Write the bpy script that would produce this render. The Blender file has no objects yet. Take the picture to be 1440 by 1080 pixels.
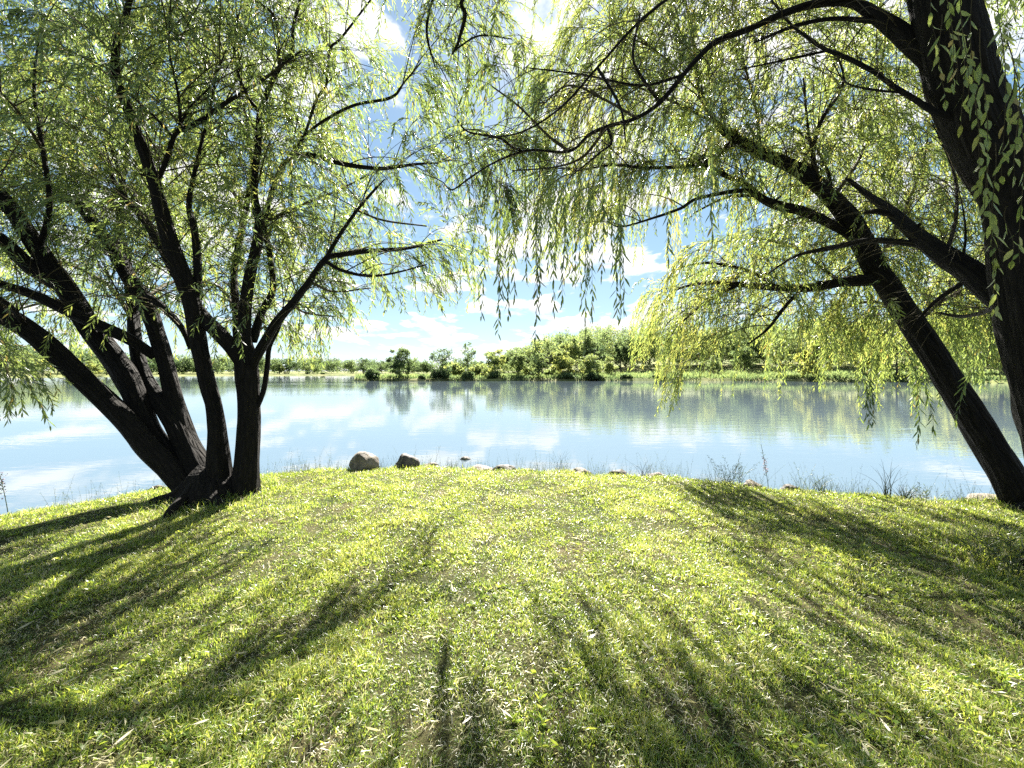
import bpy, math, random
import numpy as np
from mathutils import Vector, noise as mnoise

random.seed(7)
rng = np.random.default_rng(7)
scene = bpy.context.scene
COL = scene.collection
F, CX, HY, CAMZ = 541.0, 720.0, 524.0, 1.6
WATER = -0.45

def P(px, py, Y):
    return np.array([(px - CX) / F * Y, Y, CAMZ + (HY - py) / F * Y])

# ---------------------------------------------------------------- objects
def link(o, parent=None):
    COL.objects.link(o)
    if parent is not None:
        o.parent = parent
    return o

def tag(o, label=None, cat=None, group=None, kind=None):
    if label: o['label'] = label
    if cat: o['category'] = cat
    if group: o['group'] = group
    if kind: o['kind'] = kind
    return o

def empty(name, loc=(0, 0, 0)):
    o = bpy.data.objects.new(name, None)
    o.empty_display_size = 0.2
    o.location = loc
    return link(o)

class Buf:
    """numpy mesh collector: verts, faces of any size, a per-vertex tint and a bark vector"""
    def __init__(s):
        s.v, s.f, s.t, s.b, s.n = [], [], [], [], 0
    def add(s, V, faces, tint=0.5, mat=0, bark=None):
        V = np.asarray(V, dtype=np.float32).reshape(-1, 3)
        k = len(V)
        s.v.append(V)
        s.t.append(np.broadcast_to(np.asarray(tint, dtype=np.float32), (k,)))
        s.b.append(np.zeros((k, 3), np.float32) if bark is None else np.asarray(bark, np.float32).reshape(-1, 3))
        for fa in faces:
            fa = np.asarray(fa, dtype=np.int32)
            if len(fa):
                s.f.append((fa + s.n, mat))
        s.n += k
    def build(s, name, mats, parent=None, smooth=True, origin=(0, 0, 0)):
        me = bpy.data.meshes.new(name)
        V = np.concatenate(s.v) - np.asarray(origin, np.float32)
        me.vertices.add(len(V))
        me.vertices.foreach_set('co', V.ravel())
        loops = np.concatenate([fa.ravel() for fa, m in s.f])
        tot = np.concatenate([np.full(len(fa), fa.shape[1], np.int32) for fa, m in s.f])
        mi = np.concatenate([np.full(len(fa), m, np.int32) for fa, m in s.f])
        start = np.concatenate([[0], np.cumsum(tot)[:-1]]).astype(np.int32)
        me.loops.add(len(loops)); me.loops.foreach_set('vertex_index', loops)
        me.polygons.add(len(tot))
        me.polygons.foreach_set('loop_start', start)
        me.polygons.foreach_set('loop_total', tot)
        me.polygons.foreach_set('material_index', mi)
        me.polygons.foreach_set('use_smooth', np.full(len(tot), smooth, dtype=bool))
        a = me.attributes.new('tint', 'FLOAT', 'POINT'); a.data.foreach_set('value', np.concatenate(s.t))
        a = me.attributes.new('bark', 'FLOAT_VECTOR', 'POINT'); a.data.foreach_set('vector', np.concatenate(s.b).ravel())
        me.update(calc_edges=True)
        for m in mats: me.materials.append(m)
        o = bpy.data.objects.new(name, me)
        link(o, parent)
        if parent is None:
            o.location = origin
        return o

# ---------------------------------------------------------------- materials
def new_mat(name):
    m = bpy.data.materials.new(name); m.use_nodes = True
    nt = m.node_tree; nt.nodes.clear()
    out = nt.nodes.new('ShaderNodeOutputMaterial')
    return m, nt, out

def N(nt, t, **kw):
    n = nt.nodes.new(t)
    for k, v in kw.items():
        if k in n.inputs: n.inputs[k].default_value = v
        else: setattr(n, k, v)
    return n

def ramp(nt, stops, fac=None):
    r = nt.nodes.new('ShaderNodeValToRGB')
    e = r.color_ramp.elements
    while len(e) < len(stops): e.new(0.5)
    for x, (p, c) in zip(e, stops):
        x.position = p; x.color = (*c, 1)
    if fac is not None: nt.links.new(fac, r.inputs[0])
    return r

def leaf_mat(name, stops, tstops, trans=0.5, rough=0.45, spec=0.4, under=None):
    m, nt, out = new_mat(name)
    at = N(nt, 'ShaderNodeAttribute', attribute_name='tint')
    a = ramp(nt, stops, at.outputs['Fac'])
    b = ramp(nt, tstops, at.outputs['Fac'])
    p = N(nt, 'ShaderNodeBsdfPrincipled'); p.inputs['Roughness'].default_value = rough
    p.inputs['Specular IOR Level'].default_value = spec
    if under:
        ge = N(nt, 'ShaderNodeNewGeometry'); um = N(nt, 'ShaderNodeMixRGB'); um.inputs[2].default_value = (*under, 1)
        hf = N(nt, 'ShaderNodeMath', operation='MULTIPLY'); hf.inputs[1].default_value = .75
        nt.links.new(ge.outputs['Backfacing'], hf.inputs[0]); nt.links.new(hf.outputs[0], um.inputs[0])
        nt.links.new(a.outputs[0], um.inputs[1]); nt.links.new(um.outputs[0], p.inputs['Base Color'])
    else:
        nt.links.new(a.outputs[0], p.inputs['Base Color'])
    t = N(nt, 'ShaderNodeBsdfTranslucent'); nt.links.new(b.outputs[0], t.inputs[0])
    mx = N(nt, 'ShaderNodeMixShader'); mx.inputs[0].default_value = trans
    nt.links.new(p.outputs[0], mx.inputs[1]); nt.links.new(t.outputs[0], mx.inputs[2])
    nt.links.new(mx.outputs[0], out.inputs[0])
    return m

M = {}
M['leaf'] = leaf_mat('willow_leaf',
    [(0, (.030, .055, .016)), (.45, (.060, .095, .024)), (.8, (.105, .135, .030)), (1, (.22, .17, .05))],
    [(0, (.15, .22, .05)), (.45, (.32, .41, .09)), (.8, (.50, .54, .11)), (1, (.52, .40, .10))], .48, .38, .5, (.115, .145, .095))
M['grass'] = leaf_mat('lawn_grass',
    [(0, (.030, .062, .012)), (.4, (.105, .18, .032)), (.7, (.21, .285, .05)), (.86, (.42, .39, .20)), (1, (.62, .57, .42))],
    [(0, (.12, .20, .02)), (.4, (.41, .53, .06)), (.7, (.64, .67, .10)), (.86, (.58, .52, .24)), (1, (.56, .50, .34))], .45, .36, .6)
M['reed'] = leaf_mat('shore_plant',
    [(0, (.03, .045, .02)), (.5, (.06, .085, .03)), (1, (.16, .15, .07))],
    [(0, (.08, .12, .03)), (.5, (.18, .24, .06)), (1, (.3, .28, .1))], .35)
M['far'] = leaf_mat('bank_foliage',
    [(0, (.040, .062, .030)), (.35, (.075, .110, .042)), (.65, (.115, .150, .055)), (1, (.19, .20, .06))],
    [(0, (.08, .13, .05)), (.35, (.20, .27, .10)), (.65, (.31, .38, .12)), (1, (.52, .52, .11))], .55, .6, .2)

def bark_mat(name, c0, c1, scale=1.0, bump=0.9):
    m, nt, out = new_mat(name)
    at = N(nt, 'ShaderNodeAttribute', attribute_name='bark')
    mp = N(nt, 'ShaderNodeMapping'); mp.inputs['Scale'].default_value = (1, 1, .16)
    nt.links.new(at.outputs['Vector'], mp.inputs[0])
    n1 = N(nt, 'ShaderNodeTexNoise', Scale=42 * scale, Detail=6, Roughness=.68)
    n2 = N(nt, 'ShaderNodeTexVoronoi', Scale=24 * scale, feature='DISTANCE_TO_EDGE')
    n3 = N(nt, 'ShaderNodeTexNoise', Scale=4 * scale, Detail=3)
    for n in (n1, n2, n3): nt.links.new(mp.outputs[0], n.inputs['Vector'])
    mm = N(nt, 'ShaderNodeMath', operation='MULTIPLY_ADD'); mm.inputs[1].default_value = 1.6
    nt.links.new(n2.outputs['Distance'], mm.inputs[0]); nt.links.new(n1.outputs['Fac'], mm.inputs[2])
    r = ramp(nt, [(.3, c0), (.95, c1)], mm.outputs[0])
    mx = N(nt, 'ShaderNodeMixRGB', blend_type='MULTIPLY'); mx.inputs[0].default_value = .6
    r2 = ramp(nt, [(.3, (.55, .55, .5)), (.7, (1.1, 1.1, 1.05))], n3.outputs['Fac'])
    nt.links.new(r.outputs[0], mx.inputs[1]); nt.links.new(r2.outputs[0], mx.inputs[2])
    b = N(nt, 'ShaderNodeBump'); b.inputs['Strength'].default_value = bump; b.inputs['Distance'].default_value = .045
    nt.links.new(mm.outputs[0], b.inputs['Height'])
    p = N(nt, 'ShaderNodeBsdfPrincipled'); p.inputs['Roughness'].default_value = .85
    p.inputs['Specular IOR Level'].default_value = .2
    nt.links.new(mx.outputs[0], p.inputs['Base Color']); nt.links.new(b.outputs[0], p.inputs['Normal'])
    nt.links.new(p.outputs[0], out.inputs[0])
    return m
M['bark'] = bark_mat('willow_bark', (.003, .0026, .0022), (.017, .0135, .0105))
M['twig'] = bark_mat('twig_bark', (.04, .032, .018), (.085, .07, .035), bump=.2)
M['farbark'] = bark_mat('bank_tree_bark', (.03, .025, .02), (.09, .08, .065), .2, .2)

def rock_mat(name, c0, c1, c2):
    m, nt, out = new_mat(name)
    tc = N(nt, 'ShaderNodeTexCoord')
    n1 = N(nt, 'ShaderNodeTexNoise', Scale=6, Detail=8, Roughness=.65)
    n2 = N(nt, 'ShaderNodeTexNoise', Scale=45, Detail=4)
    for n in (n1, n2): nt.links.new(tc.outputs['Object'], n.inputs['Vector'])
    r = ramp(nt, [(.32, c0), (.52, c1), (.72, c2)], n1.outputs['Fac'])
    b = N(nt, 'ShaderNodeBump'); b.inputs['Strength'].default_value = .7; b.inputs['Distance'].default_value = .012
    ad = N(nt, 'ShaderNodeMath', operation='ADD')
    nt.links.new(n1.outputs['Fac'], ad.inputs[0]); nt.links.new(n2.outputs['Fac'], ad.inputs[1])
    nt.links.new(ad.outputs[0], b.inputs['Height'])
    p = N(nt, 'ShaderNodeBsdfPrincipled'); p.inputs['Roughness'].default_value = .75
    nt.links.new(r.outputs[0], p.inputs['Base Color']); nt.links.new(b.outputs[0], p.inputs['Normal'])
    nt.links.new(p.outputs[0], out.inputs[0])
    return m
M['rock_tan'] = rock_mat('tan_rock', (.05, .042, .032), (.17, .14, .105), (.27, .23, .175))
M['rock_dark'] = rock_mat('dark_rock', (.02, .018, .015), (.07, .06, .05), (.14, .12, .095))
M['rock_pink'] = rock_mat('pink_rock', (.06, .042, .035), (.17, .125, .10), (.25, .20, .165))

# ground
m, nt, out = new_mat('lawn_soil')
tc = N(nt, 'ShaderNodeTexCoord')
n1 = N(nt, 'ShaderNodeTexNoise', Scale=1.6, Detail=6, Roughness=.6)
n2 = N(nt, 'ShaderNodeTexNoise', Scale=60, Detail=5, Roughness=.7)
for n in (n1, n2): nt.links.new(tc.outputs['Object'], n.inputs['Vector'])
r1 = ramp(nt, [(.35, (.022, .03, .010)), (.5, (.05, .052, .02)), (.68, (.11, .09, .05))], n1.outputs['Fac'])
r2 = ramp(nt, [(.3, (.35, .35, .35)), (.7, (1.3, 1.3, 1.2))], n2.outputs['Fac'])
mx = N(nt, 'ShaderNodeMixRGB', blend_type='MULTIPLY'); mx.inputs[0].default_value = 1
nt.links.new(r1.outputs[0], mx.inputs[1]); nt.links.new(r2.outputs[0], mx.inputs[2])
b = N(nt, 'ShaderNodeBump'); b.inputs['Strength'].default_value = .8; b.inputs['Distance'].default_value = .02
nt.links.new(n2.outputs['Fac'], b.inputs['Height'])
p = N(nt, 'ShaderNodeBsdfPrincipled'); p.inputs['Roughness'].default_value = .95; p.inputs['Specular IOR Level'].default_value = .1
nt.links.new(mx.outputs[0], p.inputs['Base Color']); nt.links.new(b.outputs[0], p.inputs['Normal'])
nt.links.new(p.outputs[0], out.inputs[0]); M['soil'] = m

# far meadow
m, nt, out = new_mat('meadow')
tc = N(nt, 'ShaderNodeTexCoord')
n1 = N(nt, 'ShaderNodeTexNoise', Scale=.12, Detail=8, Roughness=.65)
nt.links.new(tc.outputs['Object'], n1.inputs['Vector'])
r1 = ramp(nt, [(.32, (.07, .095, .03)), (.5, (.14, .155, .055)), (.68, (.22, .20, .09))], n1.outputs['Fac'])
p = N(nt, 'ShaderNodeBsdfPrincipled'); p.inputs['Roughness'].default_value = .95; p.inputs['Specular IOR Level'].default_value = .1
nt.links.new(r1.outputs[0], p.inputs['Base Color']); nt.links.new(p.outputs[0], out.inputs[0]); M['meadow'] = m

# water
m, nt, out = new_mat('lake_water')
tc = N(nt, 'ShaderNodeTexCoord')
mp = N(nt, 'ShaderNodeMapping'); mp.inputs['Scale'].default_value = (.55, 1.6, 1)
nt.links.new(tc.outputs['Object'], mp.inputs[0])
n1 = N(nt, 'ShaderNodeTexNoise', Scale=1.3, Detail=3, Roughness=.55, Distortion=.3)
n2 = N(nt, 'ShaderNodeTexNoise', Scale=7, Detail=2, Roughness=.5)
n3 = N(nt, 'ShaderNodeTexNoise', Scale=.035, Detail=3, Roughness=.5)
for n in (n1, n2, n3): nt.links.new(mp.outputs[0], n.inputs['Vector'])
ad = N(nt, 'ShaderNodeMath', operation='MULTIPLY_ADD'); ad.inputs[1].default_value = .22
nt.links.new(n2.outputs['Fac'], ad.inputs[0]); nt.links.new(n1.outputs['Fac'], ad.inputs[2])
rr = ramp(nt, [(.42, (.25, .25, .25)), (.62, (1, 1, 1))], n3.outputs['Fac'])
ml = N(nt, 'ShaderNodeMath', operation='MULTIPLY')
nt.links.new(ad.outputs[0], ml.inputs[0]); nt.links.new(rr.outputs[0], ml.inputs[1])
b = N(nt, 'ShaderNodeBump'); b.inputs['Strength'].default_value = .085; b.inputs['Distance'].default_value = .10
nt.links.new(ml.outputs[0], b.inputs['Height'])
p = N(nt, 'ShaderNodeBsdfPrincipled'); p.inputs['Roughness'].default_value = .02; p.inputs['IOR'].default_value = 2.0
p.inputs['Base Color'].default_value = (.088, .118, .142, 1)
nt.links.new(b.outputs[0], p.inputs['Normal']); nt.links.new(p.outputs[0], out.inputs[0]); M['water'] = m

# ---------------------------------------------------------------- tubes
def catmull(pts, sub=5):
    pts = np.asarray(pts, float)
    if len(pts) < 3: sub = max(sub, 6)
    ext = np.vstack([2 * pts[0] - pts[1], pts, 2 * pts[-1] - pts[-2]])
    o = []
    for i in range(1, len(ext) - 2):
        p0, p1, p2, p3 = ext[i - 1:i + 3]
        for t in np.linspace(0, 1, sub, endpoint=False):
            o.append(.5 * (2 * p1 + (p2 - p0) * t + (2 * p0 - 5 * p1 + 4 * p2 - p3) * t * t + (3 * p1 - p0 - 3 * p2 + p3) * t ** 3))
    o.append(pts[-1])
    return np.array(o)

def tube(buf, path, rad, seg=14, mat=0, rough=0.0, seed=0.0, tint=.5, flare=None):
    """a swept tube with bark relief; path (n,3), rad (n,)"""
    path = np.asarray(path, float); rad = np.asarray(rad, float); n = len(path)
    T = np.gradient(path, axis=0); T /= np.linalg.norm(T, axis=1)[:, None] + 1e-9
    u = np.cross(T[0], [.31, .2, .93]);
    if np.linalg.norm(u) < .1: u = np.cross(T[0], [1, 0, 0])
    u /= np.linalg.norm(u)
    ang = np.linspace(0, 2 * np.pi, seg, endpoint=False)
    L = np.concatenate([[0], np.cumsum(np.linalg.norm(np.diff(path, axis=0), axis=1))])
    V = np.zeros((n, seg, 3)); B = np.zeros((n, seg, 3))
    for i in range(n):
        u = u - T[i] * np.dot(u, T[i]); u /= np.linalg.norm(u)
        w = np.cross(T[i], u)
        r = np.full(seg, rad[i])
        if rough:
            r = r * np.array([1 + rough * (mnoise.noise(Vector((math.cos(a) * 2.2 + seed, math.sin(a) * 2.2, L[i] * 1.6 / max(rad[0] * 6, .05))))
                              + .6 * mnoise.noise(Vector((math.cos(a) * 6 + seed, math.sin(a) * 6, L[i] * 2.5)))
                              + .4 * mnoise.noise(Vector((math.cos(a) * 13 + seed, math.sin(a) * 13, L[i] * 3.5)))) for a in ang])
        V[i] = path[i] + np.outer(r * np.cos(ang), u) + np.outer(r * np.sin(ang), w)
        B[i, :, 0] = rad[i] * np.cos(ang) + seed; B[i, :, 1] = rad[i] * np.sin(ang); B[i, :, 2] = L[i]
    idx = np.arange(n * seg).reshape(n, seg)
    a = idx[:-1]; c = idx[1:]
    q = np.stack([a, np.roll(a, -1, 1), np.roll(c, -1, 1), c], -1).reshape(-1, 4)
    buf.add(V.reshape(-1, 3), [q, idx[-1][None, :]], tint, mat, B.reshape(-1, 3))

def thin_tubes(buf, paths, r0, r1, mat, tint=.5):
    """many thin three-sided tubes at once; paths (k,n,3)"""
    k, n, _ = paths.shape
    T = np.gradient(paths, axis=1); T /= np.linalg.norm(T, axis=2)[..., None] + 1e-9
    ref = np.where(np.abs(T[..., 2:3]) > .8, np.array([1., 0, 0]), np.array([0, 0, 1.]))
    u = np.cross(T, ref); u /= np.linalg.norm(u, axis=2)[..., None] + 1e-9
    w = np.cross(T, u)
    rad = np.asarray(r0)[:, None] + (np.asarray(r1) - np.asarray(r0))[:, None] * np.linspace(0, 1, n)[None]
    V = np.stack([paths + rad[..., None] * (math.cos(a) * u + math.sin(a) * w) for a in (0, 2.094, 4.189)], 2)
    idx = np.arange(k * n * 3).reshape(k, n, 3)
    a = idx[:, :-1]; c = idx[:, 1:]
    q = np.stack([a, np.roll(a, -1, 2), np.roll(c, -1, 2), c], -1).reshape(-1, 4)
    L = np.broadcast_to(np.linspace(0, 1, n)[None, :, None], (k, n, 3))
    bark = np.stack([np.zeros_like(L), np.zeros_like(L), L], -1)
    bark[..., 0] = np.arange(k)[:, None, None] * .37 % 7
    buf.add(V.reshape(-1, 3), [q], tint, mat, bark.reshape(-1, 3))

# ---------------------------------------------------------------- leaves
def leaves(buf, pos, d, length, width, tint, mat=0):
    """lance-shaped leaves folded along the midrib: 6 verts each"""
    k = len(pos)
    d = d / (np.linalg.norm(d, axis=1)[:, None] + 1e-9)
    rnd = rng.normal(size=(k, 3))
    w = np.cross(d, rnd); w /= np.linalg.norm(w, axis=1)[:, None] + 1e-9
    nrm = np.cross(d, w)
    l = length[:, None]; h = width[:, None] * .5
    bend = rng.uniform(-.12, .16, (k, 1)) * l
    V = np.stack([pos,
                  pos + d * l * .3 + w * h * .85 + nrm * h * .35, pos + d * l * .3 - w * h * .85 + nrm * h * .35,
                  pos + d * l * .62 + w * h * .8 + nrm * (h * .3 + bend * .4), pos + d * l * .62 - w * h * .8 + nrm * (h * .3 + bend * .4),
                  pos + d * l + nrm * bend], 1)
    b = np.arange(k)[:, None] * 6
    buf.add(V.reshape(-1, 3), [b + np.array([[1, 2, 4, 3]]), b + np.array([[0, 2, 1]]), b + np.array([[3, 4, 5]])],
            np.repeat(tint, 6), mat)

# image-space pruning guide: where the photograph's crowns are open or closed (cells of 40 px)
G = [
 "578999988775" "213433115788" "887777764224",
 "589999988776" "323434556788" "886447775223",
 "899999988777" "433444566788" "884447775222",
 "899999887766" "423554666677" "885347766322",
 "799998887677" "423554666677" "887677776432",
 "899999988777" "434555677776" "776777777642",
 "899899988766" "532345688865" "677777776553",
 "766788888766" "532245577632" "223777776665",
 "665666666777" "544443344211" "356777776664",
 "544555455677" "443431111114" "777777777765",
 "433444344566" "332320000036" "776466667776",
 "323222233344" "200000000057" "664357777777",
 "432111111132" "000000000036" "321235544666",
 "331000000000" "000000000005" "111110312221",
 "220000000000" "000000000001" "000000202100",
 "000000000000" "000000000000" "000000001000",
]
for g in G: assert len(g) == 36, (g, len(g))
GA = np.array([[int(c) for c in g] for g in G], float)
PADX, PADT = 12, 14
GA = np.pad(GA, ((PADT, 0), (PADX, PADX)), mode='edge')
GA[:PADT] = np.clip(GA[:PADT], 2.5, 4)
GA[PADT:PADT + 12, :PADX] = 4.5; GA[PADT:PADT + 12, PADX + 36:] = 4
LAI9 = 5.1
TARGET = (GA / 9.0) ** 1.35 * LAI9
COVER = np.zeros_like(TARGET)

def cell(pts):
    Y = np.maximum(pts[..., 1], .3)
    px = pts[..., 0] / Y * F + CX; py = HY - (pts[..., 2] - CAMZ) / Y * F
    i = np.floor(py / 40).astype(int) + PADT; j = np.floor(px / 40).astype(int) + PADX
    ok = (i < TARGET.shape[0]) & (pts[..., 1] > .3)
    return np.clip(i, 0, TARGET.shape[0] - 1), np.clip(j, 0, TARGET.shape[1] - 1), ok

def strand_paths(P0, d0, L, n=12, droop=1.6, wind=(-.05, 0.0)):
    k = len(P0); pts = np.zeros((k, n, 3)); pts[:, 0] = P0
    d = d0.copy(); step = (L / (n - 1))[:, None]
    for i in range(1, n):
        g = np.array([wind[0], wind[1], -1.0]) * droop * step / np.maximum(L[:, None], .35) * 2.0
        d = d + g + rng.normal(0, .05, (k, 3))
        d /= np.linalg.norm(d, axis=1)[:, None]
        pts[:, i] = pts[:, i - 1] + d * step
    return pts

def dress(buf, paths, L, spacing, llen, lwid, tint_mu, tint_sd, bare=.12, big=1.0, lm=0):
    """hang leaves on strands; returns number of leaves"""
    k, n, _ = paths.shape
    T = np.gradient(paths, axis=1); T /= np.linalg.norm(T, axis=2)[..., None] + 1e-9
    cnt = np.maximum((L * (1 - bare) / spacing).astype(int), 2)
    sid = np.repeat(np.arange(k), cnt)
    off = np.arange(len(sid)) - np.repeat(np.cumsum(cnt) - cnt, cnt)
    s = bare + (1 - bare) * (off + rng.uniform(0, .8, len(sid))) / np.repeat(cnt, cnt)
    x = np.clip(s, 0, .999) * (n - 1); i = x.astype(int); f = (x - i)[:, None]
    pos = paths[sid, i] * (1 - f) + paths[sid, i + 1] * f
    t = T[sid, i]
    ref = np.where(np.abs(t[:, 2:3]) > .8, np.array([1., 0, 0]), np.array([0, 0, 1.]))
    u = np.cross(t, ref); u /= np.linalg.norm(u, axis=1)[:, None]
    w = np.cross(t, u)
    a = off * 2.4 + rng.uniform(-.6, .6, len(sid)) + sid * 1.7
    rad = np.cos(a)[:, None] * u + np.sin(a)[:, None] * w
    d = t * .8 + rad * rng.uniform(.25, .8, (len(sid), 1)) + np.array([0, 0, -.4]) + rng.normal(0, .12, (len(sid), 3))
    ll = llen * rng.uniform(.6, 1.15, len(sid)) * (1 - .35 * s ** 3)
    lw = lwid * rng.uniform(.75, 1.2, len(sid))
    mu = np.asarray(tint_mu)[sid] if np.ndim(tint_mu) else tint_mu
    tint = np.clip(mu + rng.normal(0, tint_sd, len(sid)), 0, .85)
    tint = np.where(rng.random(len(sid)) < .025, 1.0, tint)
    leaves(buf, pos, d, ll, lw, tint, lm)
    return len(sid)

def rand_unit(k):
    v = rng.normal(size=(k, 3)); return v / np.linalg.norm(v, axis=1)[:, None]

def grow_crown(buf, limbs, n_sec, n_batches, per, Lrange, tint_mu, leaf=(.118, .0155), spacing=.023, sec_len=(.5, 1.7), maxleaf=200000, ymin=2.0, front=(0, 0), srad=1.0, droop=1.2, sdroop=.55):
    """secondary branches from the limbs, then hanging strands accepted where the crown is still too open"""
    segP, segT, wt = [], [], []
    for path, rad in limbs:
        T = np.gradient(path, axis=0); T /= np.linalg.norm(T, axis=1)[:, None]
        for i in range(len(path) - 1):
            thin = 1.0 if rad[i] < .09 else .25
            if path[i, 2] > 2.0 or rad[i] < .06:
                segP.append(path[i]); segT.append(T[i]); wt.append(np.linalg.norm(path[i + 1] - path[i]) * thin)
    segP = np.array(segP); segT = np.array(segT); wt = np.array(wt); wt /= wt.sum()
    pick = rng.choice(len(segP), n_sec, p=wt)
    L = rng.uniform(*sec_len, n_sec)
    d0 = rand_unit(n_sec); d0[:, 2] = np.abs(d0[:, 2]) * .8 + .1
    d0 = d0 + segT[pick] * .7; d0 /= np.linalg.norm(d0, axis=1)[:, None]
    sec = strand_paths(segP[pick], d0, L, n=9, droop=sdroop)
    i, j, ok = cell(sec)
    keep = (np.where(ok, GA[i, j], 0)[:, 2:].min(1) >= 2.5) & (sec[:, :, 1].min(1) > ymin)
    sec = sec[keep]; L = L[keep]
    thin_tubes(buf, sec, (.004 + .005 * L) * srad, np.full(len(L), .002), 1)
    T = np.gradient(sec, axis=1); T /= np.linalg.norm(T, axis=2)[..., None]
    total = 0; acc_paths, acc_L, acc_mu = [], [], []
    wsec = L / L.sum()
    clump = rng.normal(0, .17, len(sec))
    for bt in range(n_batches):
        nn = per // 6                                   # sprays of six strands from one twig
        s = np.repeat(rng.choice(len(sec), nn, p=wsec), 6); q = np.clip(np.repeat(rng.integers(2, 9, nn), 6) + rng.integers(-1, 2, per), 1, 8)
        P0 = sec[s, q] + rng.normal(0, .025, (per, 3)); d = T[s, q] * .8 + np.repeat(rand_unit(nn), 6, 0) * .7 + rand_unit(per) * .4 + np.array([0, 0, .1]); d /= np.linalg.norm(d, axis=1)[:, None]
        Ls = np.repeat(rng.uniform(*Lrange, nn), 6) * rng.uniform(.55, 1.2, per)
        pts = strand_paths(P0, d, Ls, droop=droop)
        i, j, ok = cell(pts[:, 1:])
        tg = np.where(ok, TARGET[i, j], 0); cv = np.where(ok, COVER[i, j], 9)
        deficit = ((tg - cv) / (tg + .25)).mean(1)
        accept = (deficit > rng.uniform(0.0, .25, per)) & (tg.min(1) > .05) & (pts[:, :, 1].min(1) > ymin) & (pts[:, :, 2].min(1) > .9) & ((pts[:, :, 1].mean(1) > front[0]) | (rng.random(per) > front[1]))
        if not accept.any(): continue
        pa, La = pts[accept], Ls[accept]
        nl = La * .88 / spacing
        i, j, ok = cell(pa[:, 1:])
        area = (nl[:, None] / 11) * leaf[0] * leaf[1] * .55 * (F / pa[:, 1:, 1]) ** 2 / 1600.0
        np.add.at(COVER, (i, j), np.where(ok, area, 0))
        acc_paths.append(pa); acc_L.append(La); acc_mu.append(tint_mu + clump[s[accept]] + rng.normal(0, .06, accept.sum()))
        total += nl.sum()
        if total > maxleaf: break
    pa = np.concatenate(acc_paths); La = np.concatenate(acc_L); mu = np.concatenate(acc_mu)
    thin_tubes(buf, pa, np.full(len(La), .0022), np.full(len(La), .0009), 1)
    n = dress(buf, pa, La, spacing, leaf[0], leaf[1], mu, .10)
    print('crown: secondaries', len(sec), 'strands', len(La), 'leaves', n)

def limb(pts, sub=6):
    """pts: (px, py, depth, width in px)"""
    W = np.array([P(a, b, y) for a, b, y, w in pts]); R = np.array([w * .5 / F * y for a, b, y, w in pts])
    im = np.array([((a - CX) / F, (HY - b) / F) for a, b, y, w in pts]); dr = np.gradient(im, axis=0)
    dr /= np.linalg.norm(dr, axis=1)[:, None] + 1e-9                  # a wide lens stretches things towards its corners
    R = R / np.sqrt(1 + (im[:, 1] * dr[:, 0] - im[:, 0] * dr[:, 1]) ** 2)
    pr = catmull(np.column_stack([W, R]), sub)
    return pr[:, :3], np.maximum(pr[:, 3], .002)

def willow(label, base, trunk_pts, stems, group=None):
    """stems: list of (limb, [branch limbs]); every stem a part, every branch a sub-part"""
    root = empty('willow_tree', base)
    tag(root, label, 'willow tree', 'willows framing the lake view')
    bo = np.array(base, float); limbs = []
    def part(name, lim, par, seg, rough, roots=False):
        path, rad = lim
        b = Buf(); tube(b, path, rad, seg, 0, rough, seed=random.uniform(0, 50))
        if roots:                                             # root flare running out into the turf
            r0 = max(.24, rad[len(rad) // 8] * .8); c = np.array(base, float)
            for i in range(7):
                a = i * .9 + random.uniform(-.25, .25); u = np.array([math.cos(a), math.sin(a), 0]); v = np.array([-u[1], u[0], 0]) * random.uniform(-.2, .2)
                ln = random.uniform(.28, .5)
                if base[0] > 5 and base[1] > 4 and u[1] > -.3: continue      # the bank falls away there
                p_ = [c + u * r0 * .6 + [0, 0, .20], c + u * r0 * .95 + [0, 0, .07], c + u * (r0 + ln * .5) + v * .5 + [0, 0, .03], c + u * (r0 + ln) + v + [0, 0, -.06]]
                rr_ = catmull(np.column_stack([np.array(p_), [r0 * .20, r0 * .17, .045, .015]]), 6)
                tube(b, rr_[:, :3], rr_[:, 3], 14, 0, .15, seed=i * 3.1)
        if name == 'stem':                                    # broken twig stubs
            for f in (.35, .55):
                i = int(len(path) * f)
                if rad[i] < .05: continue
                u = rand_unit(1)[0]; u[2] = abs(u[2]) * .5; u /= np.linalg.norm(u)
                e = path[i] + u * (rad[i] + random.uniform(.04, .14)); tube(b, np.array([path[i] + u * rad[i] * .6, (path[i] + e) / 2 + u * rad[i] * .4, e]), np.array([.022, .016, .012]), 7, 0, .1)
        o = b.build(name, [M['bark']], None, origin=(0, 0, 0))
        o.parent = par
        if par is root: o.location = -Vector(base)
        limbs.append(lim); return o
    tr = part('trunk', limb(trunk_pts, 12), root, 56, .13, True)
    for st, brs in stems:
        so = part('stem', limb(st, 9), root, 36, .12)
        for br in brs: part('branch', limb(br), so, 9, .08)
    return root, limbs

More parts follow.
